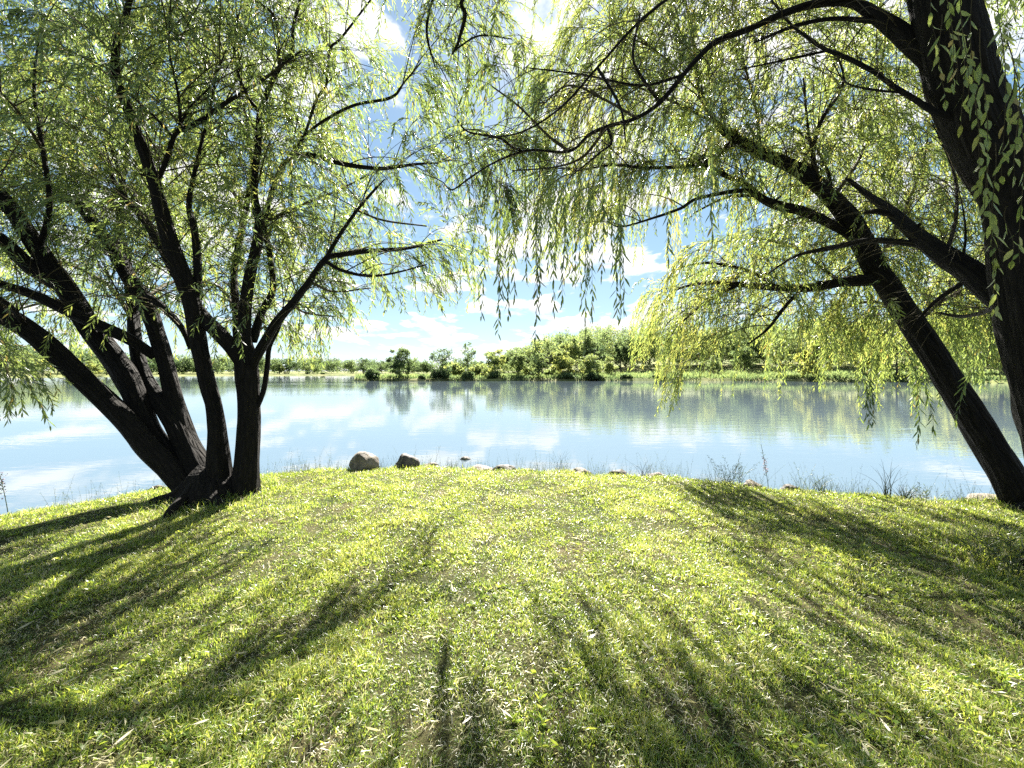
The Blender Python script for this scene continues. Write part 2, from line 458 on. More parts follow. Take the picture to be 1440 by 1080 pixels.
# ================================================================ LEFT WILLOW
LB = P(300, 697, 5.05)
trunkL = [(302, 722, 5.05, 152), (302, 708, 5.05, 132), (299, 694, 5.05, 116), (296, 680, 5.05, 98), (292, 664, 5.05, 66), (289, 652, 5.05, 24)]
A = ([(285, 712, 5.0, 40), (247, 668, 5.0, 44), (212, 632, 4.95, 43), (178, 592, 4.9, 38), (122, 538, 4.8, 36), (63, 482, 4.65, 34), (0, 438, 4.5, 31), (-80, 385, 4.35, 27), (-180, 320, 4.2, 20), (-260, 230, 4.1, 11)],
     [[(-20, 425, 4.45, 14), (-50, 380, 4.3, 10), (-60, 300, 4.2, 8), (-40, 220, 4.1, 4)],
      [(40, 465, 4.6, 9), (14, 430, 4.3, 7), (-20, 412, 4.1, 5), (-60, 415, 3.9, 3)]])
B = ([(290, 700, 5.1, 40), (246, 654, 5.1, 40), (210, 602, 5.1, 36), (185, 545, 5.15, 42), (163, 508, 5.2, 40), (126, 460, 5.2, 38), (93, 405, 5.2, 35), (55, 352, 5.15, 30), (18, 296, 5.1, 26), (-30, 235, 5.0, 20), (-80, 150, 4.9, 12), (-110, 40, 4.8, 6)],
     [[(93, 405, 5.2, 22), (48, 380, 5.1, 22), (0, 335, 5.0, 18), (-60, 290, 4.9, 12), (-120, 230, 4.8, 6)],
      [(55, 352, 5.15, 12), (70, 290, 5.0, 10), (60, 210, 4.9, 8), (48, 120, 4.8, 6), (60, 20, 4.7, 3)]])
C1 = ([(296, 700, 5.1, 46), (283, 668, 5.15, 50), (258, 615, 5.2, 38), (240, 540, 5.3, 27), (222, 474, 5.4, 25), (206, 430, 5.5, 25), (178, 385, 5.6, 22), (160, 352, 5.7, 20), (141, 326, 5.8, 17), (111, 289, 6.0, 14), (78, 272, 6.2, 10), (40, 240, 6.4, 6)],
     [[(178, 385, 5.6, 10), (165, 330, 5.9, 8), (172, 262, 6.1, 7), (150, 190, 6.2, 5), (120, 100, 6.3, 3)],
      [(218, 501, 5.35, 14), (178, 475, 5.2, 17), (111, 445, 5.0, 16), (48, 415, 4.8, 14), (0, 399, 4.65, 11), (-60, 380, 4.5, 6)],
      [(267, 491, 5.25, 5), (255, 460, 5.2, 9), (225, 428, 5.3, 11), (205, 415, 5.4, 10), (190, 392, 5.4, 7)]])
C2 = ([(268, 645, 5.12, 30), (250, 606, 5.15, 30), (234, 578, 5.2, 28), (214, 550, 5.3, 26), (201, 524, 5.4, 23), (192, 490, 5.5, 21), (188, 450, 5.7, 19), (184, 405, 5.9, 18), (176, 360, 6.1, 15), (168, 300, 6.3, 11), (178, 220, 6.5, 7), (190, 140, 6.6, 4)],
     [[(181, 395, 6.0, 7), (205, 360, 6.2, 6), (216, 335, 6.4, 5), (205, 280, 6.6, 3)]])
D = ([(312, 700, 5.0, 40), (310, 690, 5.0, 42), (304, 590, 4.95, 26), (290, 530, 4.9, 25), (278, 475, 4.85, 25), (268, 420, 4.8, 26), (259, 393, 4.75, 26), (237, 333, 4.65, 23), (218, 259, 4.55, 19), (203, 215, 4.5, 17), (178, 148, 4.4, 15), (163, 104, 4.3, 14), (165, 60, 4.2, 13), (178, 20, 4.1, 11), (190, -50, 4.0, 8), (185, -150, 3.9, 4)],
     [[(220, 260, 4.55, 9), (235, 222, 4.5, 9), (248, 187, 4.45, 8), (275, 175, 4.45, 8), (310, 150, 4.5, 7), (348, 126, 4.6, 6), (380, 105, 4.7, 5), (425, 70, 4.8, 3)],
      [(250, 183, 4.45, 5), (268, 150, 4.4, 4), (298, 118, 4.35, 3), (318, 70, 4.3, 2)],
      [(254, 180, 4.45, 5), (250, 130, 4.3, 4), (238, 70, 4.2, 3), (240, 0, 4.1, 2)],
      [(244, 193, 4.45, 4), (215, 162, 4.5, 4), (180, 130, 4.6, 3), (140, 95, 4.7, 2)],
      [(272, 434, 4.8, 14), (278, 395, 4.85, 14), (277, 360, 4.9, 13), (273, 320, 5.0, 11), (266, 285, 5.1, 9), (280, 215, 5.2, 6), (300, 130, 5.3, 4), (310, 30, 5.4, 3)]])
E = ([(345, 700, 5.05, 46), (345, 690, 5.05, 44), (348, 640, 5.05, 36), (350, 580, 5.05, 33), (348, 530, 5.05, 33), (345, 500, 5.05, 32), (344, 475, 5.05, 22), (345, 434, 5.1, 19), (351, 390, 5.15, 17), (360, 350, 5.2, 16), (365, 315, 5.25, 14), (357, 267, 5.3, 11), (362, 215, 5.35, 11), (366, 160, 5.4, 10), (381, 118, 5.4, 9), (395, 92, 5.4, 8), (411, 72, 5.4, 6), (412, 40, 5.4, 5), (422, 0, 5.4, 5), (440, -70, 5.4, 3)],
     [[(341, 512, 5.0, 20), (325, 488, 4.95, 22), (306, 467, 4.9, 22), (287, 447, 4.9, 20), (268, 418, 4.95, 16), (244, 380, 5.05, 15), (226, 345, 5.2, 14), (200, 305, 5.4, 11), (170, 270, 5.6, 7), (140, 215, 5.8, 4)],
      [(343, 505, 5.1, 14), (335, 482, 5.2, 14), (332, 434, 5.4, 12), (329, 390, 5.6, 11), (334, 352, 5.7, 11), (345, 296, 5.9, 10), (355, 237, 6.0, 7), (351, 200, 6.1, 5), (340, 130, 6.2, 3), (325, 40, 6.3, 2)],
      [(355, 520, 5.05, 14), (359, 505, 5.0, 15), (374, 478, 4.95, 15), (389, 453, 4.9, 14), (411, 427, 4.9, 12), (435, 396, 4.95, 10), (458, 364, 5.0, 9), (480, 358, 5.1, 8), (517, 353, 5.2, 7), (573, 349, 5.4, 5), (621, 337, 5.6, 3)],
      [(458, 364, 5.0, 6), (478, 330, 5.1, 6), (502, 296, 5.2, 5), (524, 270, 5.3, 4), (541, 252, 5.4, 2)],
      [(458, 368, 5.0, 5), (480, 380, 4.9, 5), (517, 388, 4.8, 4), (554, 384, 4.7, 3), (600, 372, 4.6, 2)],
      [(362, 572, 5.05, 8), (371, 548, 5.1, 8), (376, 515, 5.15, 8), (379, 488, 5.2, 7), (392, 462, 5.3, 5), (402, 430, 5.4, 3)],
      [(355, 480, 5.15, 14), (368, 440, 5.3, 12), (384, 405, 5.5, 10), (378, 350, 5.6, 9), (372, 310, 5.7, 9), (393, 241, 5.7, 8), (409, 220, 5.7, 7), (428, 190, 5.7, 5), (445, 140, 5.7, 4), (459, 118, 5.7, 4), (464, 70, 5.7, 4), (480, 53, 5.7, 4), (521, 0, 5.7, 3), (550, -40, 5.7, 2)],
      [(409, 219, 5.7, 8), (440, 219, 5.6, 8), (480, 230, 5.5, 7), (535, 237, 5.4, 6), (584, 231, 5.3, 4), (620, 229, 5.2, 2)],
      [(428, 190, 5.7, 4), (455, 170, 5.6, 5), (498, 148, 5.5, 5), (550, 137, 5.4, 5), (569, 115, 5.4, 3), (592, 88, 5.3, 2)],
      [(366, 160, 5.4, 6), (345, 130, 5.2, 5), (330, 80, 5.1, 4), (335, 20, 5.0, 3)],
      [(393, 92, 5.4, 5), (392, 55, 5.3, 4), (385, 22, 5.2, 4), (362, 2, 5.1, 3)]])
slim = lambda q: [(a, b, y, w * .88) for a, b, y, w in q]
A = (slim(A[0]), A[1]); B = (slim(B[0]), B[1])
left_root, left_limbs = willow('multi-stemmed willow whose stems fan out from one dark base beside the water',
                               tuple(P(300, 697, 5.05) * [1, 1, 0] + [0, 0, -.02]), trunkL, [A, B, C1, C2, D, E])
# upward and backward limbs that carry the crown where the photograph shows only leaves
extraL = [[(60, 210, 4.9, 6), (20, 150, 4.6, 4), (-40, 90, 4.4, 2)], [(111, 289, 6.0, 8), (100, 210, 6.5, 6), (90, 120, 6.8, 4), (100, 30, 7, 2)],
          [(300, 130, 5.3, 4), (260, 60, 5.6, 3), (220, 0, 5.8, 2)], [(345, 296, 5.9, 5), (310, 240, 6.5, 4), (290, 170, 7, 2)],
          [(502, 296, 5.2, 3), (540, 310, 5.0, 3), (600, 318, 4.9, 2)], [(435, 396, 4.95, 4), (470, 410, 5.4, 3), (520, 405, 5.8, 2)],
          [(365, 315, 5.25, 5), (420, 290, 5.8, 4), (470, 270, 6.2, 3), (520, 245, 6.4, 2)],
          [(411, 427, 4.9, 4), (430, 440, 5.4, 3), (470, 445, 5.8, 2)],
          [(188, 450, 5.7, 8), (150, 400, 6.4, 6), (90, 370, 7.0, 4), (30, 370, 7.4, 2)], [(203, 420, 5.5, 7), (235, 400, 6.2, 5), (280, 385, 6.8, 4), (320, 385, 7.2, 2)],
          [(160, 500, 5.2, 7), (120, 440, 6.0, 5), (70, 425, 6.6, 4), (10, 440, 7.0, 2)], [(332, 434, 5.4, 5), (300, 400, 6.1, 4), (250, 420, 6.7, 2)],
          [(-60, 290, 4.9, 10), (-110, 330, 4.7, 8), (-120, 410, 4.4, 5), (-70, 460, 4.2, 3), (0, 480, 4.0, 2)]]
left_limbs += [limb(e) for e in extraL]
cb = Buf()
for e in extraL: tube(cb, *limb(e), seg=6, mat=1)
grow_crown(cb, left_limbs, 1200, 2600, 120, (.28, .95), .37, maxleaf=300000, ymin=2.6, front=(5.3, .75), droop=1.0, srad=.8)
crown = cb.build('crown', [M['leaf'], M['twig']]); crown.parent = left_root; crown.location = -left_root.location

# ================================================================ LEANING WILLOW
trunkK = [(1470, 752, 4.7, 70), (1452, 728, 4.7, 62), (1436, 705, 4.7, 56), (1404, 647, 4.75, 49), (1367, 587, 4.85, 46), (1338, 543, 4.95, 43), (1316, 506, 5.0, 41), (1286, 458, 5.1, 39), (1256, 413, 5.2, 37), (1230, 377, 5.25, 36), (1217, 348, 5.3, 36), (1192, 306, 5.35, 34), (1171, 280, 5.4, 28)]
K1 = ([(1180, 292, 5.4, 26), (1149, 259, 5.5, 25), (1116, 235, 5.6, 22), (1071, 215, 5.75, 19), (1034, 196, 5.9, 16), (1008, 174, 6.0, 12), (985, 130, 6.1, 8), (975, 60, 6.2, 5), (960, -20, 6.3, 3)],
      [[(1034, 196, 5.9, 9), (1000, 225, 5.8, 7), (958, 234, 5.6, 6), (906, 236, 5.4, 5), (862, 232, 5.2, 4), (802, 242, 5.0, 2)],
       [(1153, 262, 5.5, 8), (1143, 222, 5.45, 7), (1153, 174, 5.4, 6), (1179, 133, 5.35, 5), (1186, 105, 5.3, 4), (1170, 60, 5.2, 3)],
       [(1143, 222, 5.45, 5), (1135, 170, 5.6, 4), (1130, 110, 5.7, 3)],
       [(1171, 280, 5.4, 8), (1165, 245, 5.6, 6), (1150, 212, 5.8, 3)]])
K2 = ([(1215, 345, 5.3, 18), (1190, 327, 5.35, 15), (1160, 311, 5.4, 15), (1130, 297, 5.5, 15), (1097, 290, 5.6, 14), (1071, 279, 5.7, 12), (1045, 258, 5.8, 10), (1008, 241, 5.9, 8), (970, 220, 6.0, 4)],
      [[(1071, 279, 5.7, 7), (1045, 268, 5.6, 7), (982, 279, 5.4, 5), (957, 293, 5.3, 4.5), (917, 307, 5.2, 3.5), (873, 319, 5.1, 2.5), (854, 311, 5.0, 2)],
       [(1060, 275, 5.75, 5), (1020, 278, 6.0, 4), (975, 300, 6.2, 2)]])
K3 = ([(1232, 393, 5.25, 18), (1205, 395, 5.3, 15), (1182, 397, 5.4, 13), (1141, 404, 5.6, 12), (1097, 405, 5.9, 10), (1040, 400, 6.3, 8), (990, 398, 6.7, 5), (950, 408, 7.0, 3), (930, 428, 7.2, 1.5)],
      [[(1097, 405, 5.9, 5), (1050, 380, 6.1, 5), (1000, 370, 6.3, 4), (965, 374, 6.5, 2.5), (940, 384, 6.6, 1.5)],
       [(1130, 404, 5.7, 5), (1105, 430, 5.6, 5), (1080, 462, 5.5, 4), (1052, 484, 5.4, 2)],
       [(1040, 400, 6.3, 5), (1000, 420, 6.7, 4), (960, 452, 7.0, 3), (938, 480, 7.2, 2)],
       [(1182, 397, 5.4, 6), (1160, 380, 5.9, 5), (1120, 350, 6.3, 4), (1070, 335, 6.6, 2)]])
lean_root, lean_limbs = willow('willow whose bare dark trunk leans steeply out over the water', tuple(P(1460, 738, 4.7) * [1, 1, 0] + [0, 0, -.02]), trunkK, [K1, K2, K3])
extraK = [[(1286, 458, 5.1, 6), (1250, 430, 5.6, 5), (1215, 425, 6, 4), (1170, 440, 6.3, 2)], [(1286, 458, 5.1, 5), (1330, 420, 5.6, 5), (1370, 410, 6, 3), (1420, 430, 6.2, 2)],
          [(1230, 377, 5.25, 6), (1270, 300, 5.8, 5), (1300, 220, 6.2, 4), (1310, 140, 6.4, 2)], [(1171, 280, 5.4, 6), (1215, 210, 6, 5), (1235, 130, 6.4, 3), (1240, 50, 6.6, 2)],
          [(1071, 215, 5.75, 5), (1060, 140, 6, 4), (1040, 60, 6.2, 3), (1040, -20, 6.3, 2)], [(1008, 174, 6.0, 5), (940, 140, 6.2, 4), (880, 120, 6.3, 3), (820, 130, 6.3, 2)],
          [(985, 130, 6.1, 4), (920, 70, 6.3, 3), (850, 40, 6.4, 2)]]
lean_limbs += [limb(e) for e in extraK]
cb = Buf()
for e in extraK: tube(cb, *limb(e), seg=6, mat=1)
grow_crown(cb, lean_limbs, 900, 2600, 120, (.4, 1.35), .56, maxleaf=220000, ymin=3.6, front=(5.3, .75), droop=1.4, sdroop=.7, srad=.8)
crown = cb.build('crown', [M['leaf'], M['twig']]); crown.parent = lean_root; crown.location = -lean_root.location

# ================================================================ NEAR WILLOW
trunkN = [(1585, 850, 2.95, 230), (1570, 815, 2.95, 185), (1552, 765, 3.0, 156), (1522, 690, 3.0, 138), (1495, 600, 3.0, 128), (1474, 520, 3.0, 122), (1457, 440, 3.0, 124), (1446, 370, 3.0, 124), (1432, 280, 3.0, 124), (1398, 222, 3.0, 122), (1364, 148, 2.95, 114), (1343, 74, 2.9, 110), (1327, 0, 2.85, 102), (1305, -110, 2.8, 84), (1285, -230, 2.75, 60), (1250, -350, 2.7, 30)]
N1 = ([(1345, 120, 2.95, 50), (1300, 75, 3.0, 42), (1267, 46, 3.05, 36), (1234, 24, 3.1, 28), (1197, 4, 3.15, 19), (1145, 6, 3.25, 16), (1104, 18, 3.35, 15), (1053, 41, 3.5, 13), (1008, 58, 3.6, 12), (982, 81, 3.7, 11), (960, 106, 3.8, 10), (928, 144, 3.95, 9), (895, 166, 4.1, 8), (854, 178, 4.3, 8), (828, 190, 4.4, 7), (800, 213, 4.55, 6), (747, 211, 4.8, 5), (717, 219, 4.9, 5), (687, 233, 5.0, 4), (658, 252, 5.1, 4), (635, 267, 5.2, 3), (621, 255, 5.3, 2), (595, 244, 5.4, 2)],
      [[(1227, 30, 3.1, 9), (1175, 26, 3.2, 7), (1119, 36, 3.4, 6), (1060, 60, 3.6, 3)],
       [(735, 213, 4.85, 4), (721, 207, 4.8, 4), (702, 194, 4.7, 4), (658, 185, 4.6, 3), (639, 163, 4.5, 2)],
       [(928, 144, 3.95, 6), (900, 105, 4.1, 5), (890, 75, 4.2, 4), (900, 20, 4.3, 3)],
       [(854, 178, 4.3, 5), (860, 200, 4.2, 4), (846, 213, 4.1, 3), (800, 250, 4.0, 2)],
       [(960, 106, 3.8, 5), (900, 120, 4.4, 4), (820, 105, 5.0, 3), (740, 95, 5.4, 2)]])
N2 = ([(1440, 440, 3.05, 52), (1400, 412, 3.2, 46), (1367, 385, 3.35, 40), (1330, 361, 3.5, 34), (1293, 333, 3.7, 26), (1267, 311, 3.9, 21), (1245, 291, 4.1, 16), (1223, 276, 4.3, 11), (1190, 250, 4.5, 6)],
      [[(1318, 356, 3.55, 10), (1290, 344, 3.7, 10), (1227, 338, 4.0, 9), (1190, 344, 4.2, 8), (1167, 349, 4.4, 7), (1119, 360, 4.7, 4), (1080, 385, 4.9, 2)],
       [(1258, 303, 3.95, 9), (1235, 297, 4.0, 8), (1215, 300, 4.1, 5)],
       [(1352, 378, 3.4, 4), (1358, 330, 3.4, 4), (1352, 280, 3.5, 2)],
       [(1330, 361, 3.5, 8), (1345, 300, 3.9, 6), (1340, 240, 4.2, 4), (1310, 170, 4.4, 2)],
       [(1367, 390, 3.35, 8), (1320, 420, 3.6, 6), (1290, 450, 3.8, 3)],
       [(1400, 430, 3.2, 8), (1380, 440, 3.6, 6), (1350, 445, 4.0, 5), (1320, 440, 4.3, 3)]])
N3 = ([(1345, 170, 2.95, 14), (1312, 156, 3.0, 12), (1282, 137, 3.1, 10), (1256, 121, 3.2, 9), (1227, 100, 3.3, 8), (1190, 81, 3.45, 8), (1160, 69, 3.6, 7), (1134, 52, 3.7, 6), (1108, 30, 3.8, 4), (1085, 0, 3.9, 3)],
      [[(1165, 71, 3.6, 4), (1123, 80, 3.7, 4), (1082, 89, 3.8, 3), (1038, 98, 3.9, 2)],
       [(1267, 130, 3.15, 4), (1227, 126, 3.3, 4), (1190, 116, 3.5, 3), (1172, 90, 3.7, 2)]])
N4 = ([(1310, -100, 2.8, 30), (1200, -120, 2.75, 17), (1080, -80, 2.7, 8), (980, -30, 2.7, 5), (900, 30, 2.7, 4), (840, 95, 2.7, 3.5), (790, 150, 2.75, 3), (735, 185, 2.8, 2.5), (680, 195, 2.9, 2)],
      [[(980, -30, 2.7, 9), (880, -60, 3.0, 9), (760, -80, 3.4, 8), (690, -50, 3.7, 7), (650, 0, 4.0, 6), (654, 22, 4.1, 6), (643, 63, 4.2, 4), (636, 76, 4.3, 3)],
       [(690, -50, 3.7, 5), (620, -20, 4.2, 4), (600, 40, 4.5, 4), (612, 95, 4.6, 2)],
       [(640, 70, 4.25, 3), (675, 50, 4.4, 3), (720, 55, 4.6, 2)],
       [(840, 95, 2.7, 5), (872, 150, 2.6, 4), (880, 200, 2.55, 2)]])
def squash(pts): return [(a, b, y if a > 1150 else 3.2 + (y - 3.25) * .26, w) for a, b, y, w in pts]
N1 = ([(a, b, y, w * .68 if a < 1130 else (w * .8 if a < 1200 else w)) for a, b, y, w in squash(N1[0])], [squash(q) for q in N1[1]])
near_root, near_limbs = willow('thick furrowed willow trunk with long strands of large leaves hanging across its bark', tuple(P(1570, 815, 2.95) * [1, 1, 0] + [0, 0, -.02]), trunkN, [N1, N2, N3, N4])
extraN = [[(1300, -110, 2.8, 20), (1380, -180, 3, 14), (1480, -160, 3.3, 8), (1560, -60, 3.5, 4)], [(1404, 270, 3.0, 16), (1470, 200, 3.4, 10), (1500, 120, 3.8, 6), (1470, 40, 4, 3)],
          [(800, 213, 4.55, 5), (770, 190, 5.0, 4), (730, 150, 5.4, 3), (690, 120, 5.6, 2)], [(854, 178, 4.3, 5), (820, 220, 5.2, 4), (780, 235, 5.7, 3), (720, 240, 6.0, 2)],
          [(895, 166, 4.1, 5), (850, 140, 4.9, 4), (800, 120, 5.4, 3), (760, 150, 5.8, 2)]]
extraN = extraN[:2] + [squash(e) for e in extraN[2:]]
near_limbs += [limb(e) for e in extraN]
cb = Buf()
for e in extraN: tube(cb, *limb(e), seg=6, mat=1)
for q in (near_limbs,):
    grow_crown(cb, [l for l in near_limbs], 900, 2600, 120, (.35, 1.2), .22, maxleaf=200000, ymin=2.4, srad=.5, droop=1.8, sdroop=.9, sec_len=(.3, 1.1))
# strands that hang close to the viewer: (px, top y, bottom y, depth)
close = [(677, 215, 445, 2.7), (700, 205, 470, 2.65), (715, 200, 445, 2.7), (724, 215, 425, 2.6), (752, 190, 505, 2.6), (760, 210, 430, 2.7), (779, 165, 440, 2.6), (790, 180, 430, 2.55), (808, 170, 400, 2.6),
         (824, 150, 492, 2.5), (832, 180, 450, 2.6), (818, 160, 430, 2.7), (846, 130, 388, 2.6), (862, 150, 375, 2.5), (873, 200, 448, 2.4), (877, 210, 440, 2.42), (868, 205, 446, 2.38), (740, 190, 400, 2.75), (700, 205, 380, 2.85), (770, 170, 380, 2.8), (800, 190, 390, 2.9),
         (665, 210, 400, 2.9), (850, 170, 330, 2.6), (756, 220, 410, 2.62), (706, 230, 420, 2.64),
         (940, 60, 375, 2.5), (1000, 20, 310, 2.6), (1002, 20, 380, 2.62)]
pp, LL = [], []
for px, y0, y1, Y in close:
    a = P(px + rng.uniform(-6, 6), y0, Y); b_ = P(px, y1, Y)
    s = np.linspace(0, 1, 12)[:, None]
    w = np.column_stack([np.sin(s[:, 0] * 5 + px) * .015, np.cos(s[:, 0] * 4 + px) * .03, np.zeros(12)]) * (s * (1 - s) * 4)
    pp.append(a + (b_ - a) * s + w); LL.append(a[2] - b_[2])
pp = np.array(pp); LL = np.array(LL)
thin_tubes(cb, pp, np.full(len(LL), .0022), np.full(len(LL), .0009), 1)
dress(cb, pp, LL, .026, .105, .0145, .30, .12, bare=.3)
# leafy strands right in front of the bark
fr = [(1338, -60, 130, 1.9), (1362, -60, 140, 1.75), (1352, 40, 180, 1.9), (1344, 20, 120, 2.0), (1408, -30, 250, 1.7), (1375, -40, 270, 1.8), (1383, 40, 330, 1.75), (1422, 60, 215, 1.7), (1428, 80, 260, 1.65), (1434, 130, 370, 1.75), (1405, 200, 450, 1.8), (1395, 230, 440, 1.85), (1376, 90, 290, 1.9), (1330, 20, 150, 2.0), (1318, -30, 90, 2.1), (1420, 290, 380, 1.75)]
pp, LL = [], []
for px, y0, y1, Y in fr:
    a = P(px - 5, y0, Y); b_ = P(px, y1, Y); s = np.linspace(0, 1, 12)[:, None]
    w = np.column_stack([np.sin(s[:, 0] * 6 + px) * .012, np.cos(s[:, 0] * 4 + px) * .03, np.zeros(12)]) * (s * (1 - s) * 4)
    pp.append(a + (b_ - a) * s + w); LL.append(a[2] - b_[2])
pp = np.array(pp); LL = np.array(LL)
thin_tubes(cb, pp, np.full(len(LL), .0022), np.full(len(LL), .001), 1)
dress(cb, pp, LL, .045, .085, .021, .62, .12, bare=.15)
crown = cb.build('crown', [M['leaf'], M['twig']]); crown.parent = near_root; crown.location = -near_root.location

# ================================================================ GROUND
SH = np.array([(-60, -30), (-25, -9), (-14, -2.5), (-8, 2.5), (-5.9, 4.3), (-5.37, 4.84), (-4.95, 5.5), (-3.94, 6.2), (-2.98, 6.62), (-1.5, 6.7), (.36, 6.42), (2.04, 6.12), (3.03, 5.85), (3.78, 5.42), (4.96, 5.10), (6.5, 4.92), (9, 4.4), (14, 2.6), (25, -4), (60, -30)], float)
def shore_y(x):
    return np.interp(x, SH[:, 0], SH[:, 1]) + .06 * np.sin(x * 3.1) + .04 * np.sin(x * 7.7 + 1)
def lawn_z(x, y):
    d = shore_y(x) - y                      # metres inland
    z = .025 * np.sin(x * 1.3 + .5) * np.sin(y * 1.1) + .015 * np.sin(x * 3.7 + y * 2.9)
    roll = np.clip(1 - d / .9, 0, 1) ** 2 * -.06
    drop = np.where(d < 0, -np.minimum((-d) * 1.1, 1.4), 0)
    return z * np.clip(d, 0, 1) + roll + drop
xs = np.unique(np.concatenate([np.linspace(-60, -9, 40), np.linspace(-9, 9, 150), np.linspace(9, 60, 40)]))
ts = np.concatenate([np.linspace(-1, 0, 60) ** 3 * 40, [.1, .2, .3, .45, .6, .8, 1.1, 1.5, 3, 10]])
ts = np.unique(np.concatenate([ts, -np.linspace(0, 9, 90)]))
gx = np.repeat(xs[:, None], len(ts), 1); gy = shore_y(gx) + ts[None]
gz = lawn_z(gx, gy)
idx = np.arange(gx.size).reshape(gx.shape)
q = np.stack([idx[:-1, :-1], idx[1:, :-1], idx[1:, 1:], idx[:-1, 1:]], -1).reshape(-1, 4)
gb = Buf(); gb.add(np.stack([gx, gy, gz], -1).reshape(-1, 3), [q])
tag(gb.build('ground', [M['soil']]), 'lawn ground rounding down to the water', None, None, 'structure')

wb = Buf()
wx = np.array([-3000, -600, -100, 0, 100, 600, 3000.]); wy = np.array([-200, 0, 30, 100, 300, 900, 3000.])
X, Yg = np.meshgrid(wx, wy, indexing='ij'); idx = np.arange(X.size).reshape(X.shape)
q = np.stack([idx[:-1, :-1], idx[1:, :-1], idx[1:, 1:], idx[:-1, 1:]], -1).reshape(-1, 4)
wb.add(np.stack([X, Yg, np.full_like(X, WATER)], -1).reshape(-1, 3), [q])
tag(wb.build('water', [M['water']]), 'calm lake water', None, None, 'structure')

# ---------------------------------------------------------------- grass
def fnoise(x, y, sc, seed=0):
    v = np.zeros(len(x))
    r = np.random.default_rng(seed)
    for o in range(7):
        k = sc * (1.7 ** (o * .5)); a = r.uniform(0, 6.28); ph = r.uniform(0, 6.28, 2)
        v += np.sin((x * math.cos(a) + y * math.sin(a)) * k + ph[0] + 1.3 * np.sin((x * math.sin(a) - y * math.cos(a)) * k * .8 + ph[1]))
    return v / 7 ** .5
def blades(buf, bx, by, h, wdt, lean, az, tint):
    k = len(bx); z = lawn_z(bx, by)
    base = np.stack([bx, by, z - .004], -1)
    dr = np.stack([np.cos(az), np.sin(az), np.zeros(k)], -1)
    face = az + rng.uniform(-1.2, 1.2, k) + 1.57
    wv = np.stack([np.cos(face), np.sin(face), np.zeros(k)], -1) * (wdt * .5)[:, None]
    up = np.array([0, 0, 1.])
    m = base + dr * (h * lean * .35)[:, None] + up * (h * .55 * np.sqrt(np.maximum(1 - lean ** 2 * .5, .1)))[:, None]
    t = base + dr * (h * lean)[:, None] + up * (h * np.sqrt(np.maximum(1 - lean ** 2, .04)))[:, None]
    V = np.stack([base - wv * .8, base + wv * .8, m + wv, m - wv, t], 1)
    b = np.arange(k)[:, None] * 5
    buf.add(V.reshape(-1, 3), [b + np.array([[0, 1, 2, 3]]), b + np.array([[3, 2, 4]])], np.repeat(tint, 5), 0)
NT = 145000
yy = 1.0 + (7.0 - 1.0) * rng.random(NT) ** 1.25
xx = rng.uniform(-1, 1, NT) * (1.42 * yy + 1.6)
yy = np.where(np.abs(xx) > 4.5, yy - .0, yy)
d = shore_y(xx) - yy
ok = d > -.25
xx, yy = xx[ok], yy[ok]
patch = fnoise(xx, yy, 2.2, 1); fine = fnoise(xx, yy, 9, 2); dry = fnoise(xx, yy, 3.2, 5)
edge = np.clip(1 - (shore_y(xx) - yy) / .5, 0, 1)
keep = rng.random(len(xx)) < np.clip(.9 + .2 * fine - .42 * np.clip(dry - .35, 0, 2), .12, 1)
xx, yy, patch, fine, dry, edge = [a[keep] for a in (xx, yy, patch, fine, dry, edge)]
nb = rng.integers(4, 9, len(xx)); tid = np.repeat(np.arange(len(xx)), nb); k = len(tid)
jit = .012 + .004 * yy[tid]
az = rng.uniform(0, 6.28, k)
bx = xx[tid] + np.cos(az) * jit * rng.random(k) * 1.6; by = yy[tid] + np.sin(az) * jit * rng.random(k) * 1.6
hh = (.030 + .012 * np.clip(patch, -1, 1.8)[tid] + .010 * np.clip(fine, -1, 2)[tid] + .05 * edge[tid] * rng.random(k)) * rng.uniform(.55, 1.5, k)
hh = np.clip(hh, .012, .16)
lean = np.clip(rng.normal(.72, .24, k), .05, .98)
ww = (.0024 + .0006 * yy[tid]) * rng.uniform(.6, 1.5, k)
tint = np.clip(.42 + .14 * patch[tid] + .05 * fine[tid] + rng.normal(0, .19, k), 0, .76)
tint = np.where(rng.random(k) < .11 + .09 * np.clip(dry[tid], 0, 2), rng.uniform(.8, 1, k), tint)
grs = Buf(); blades(grs, bx, by, hh, ww, lean, az, tint)
for (cx_, cy_), r_, k in ((P(302, 700, 5.05)[:2], .62, 4200), (P(1460, 738, 4.7)[:2], .5, 2200), (P(1570, 815, 2.95)[:2], .8, 3000)):
    a_ = rng.uniform(0, 6.28, k); q_ = r_ * (.55 + .75 * rng.random(k) ** 1.5)
    blades(grs, cx_ + np.cos(a_) * q_, cy_ + np.sin(a_) * q_, rng.uniform(.05, .17, k) * (1.3 - .5 * q_ / r_), rng.uniform(.004, .008, k), np.clip(rng.normal(.6, .2, k), .1, .95), rng.uniform(0, 6.28, k), np.where(rng.random(k) < .25, rng.uniform(.8, 1, k), np.clip(rng.normal(.4, .2, k), 0, .7)))
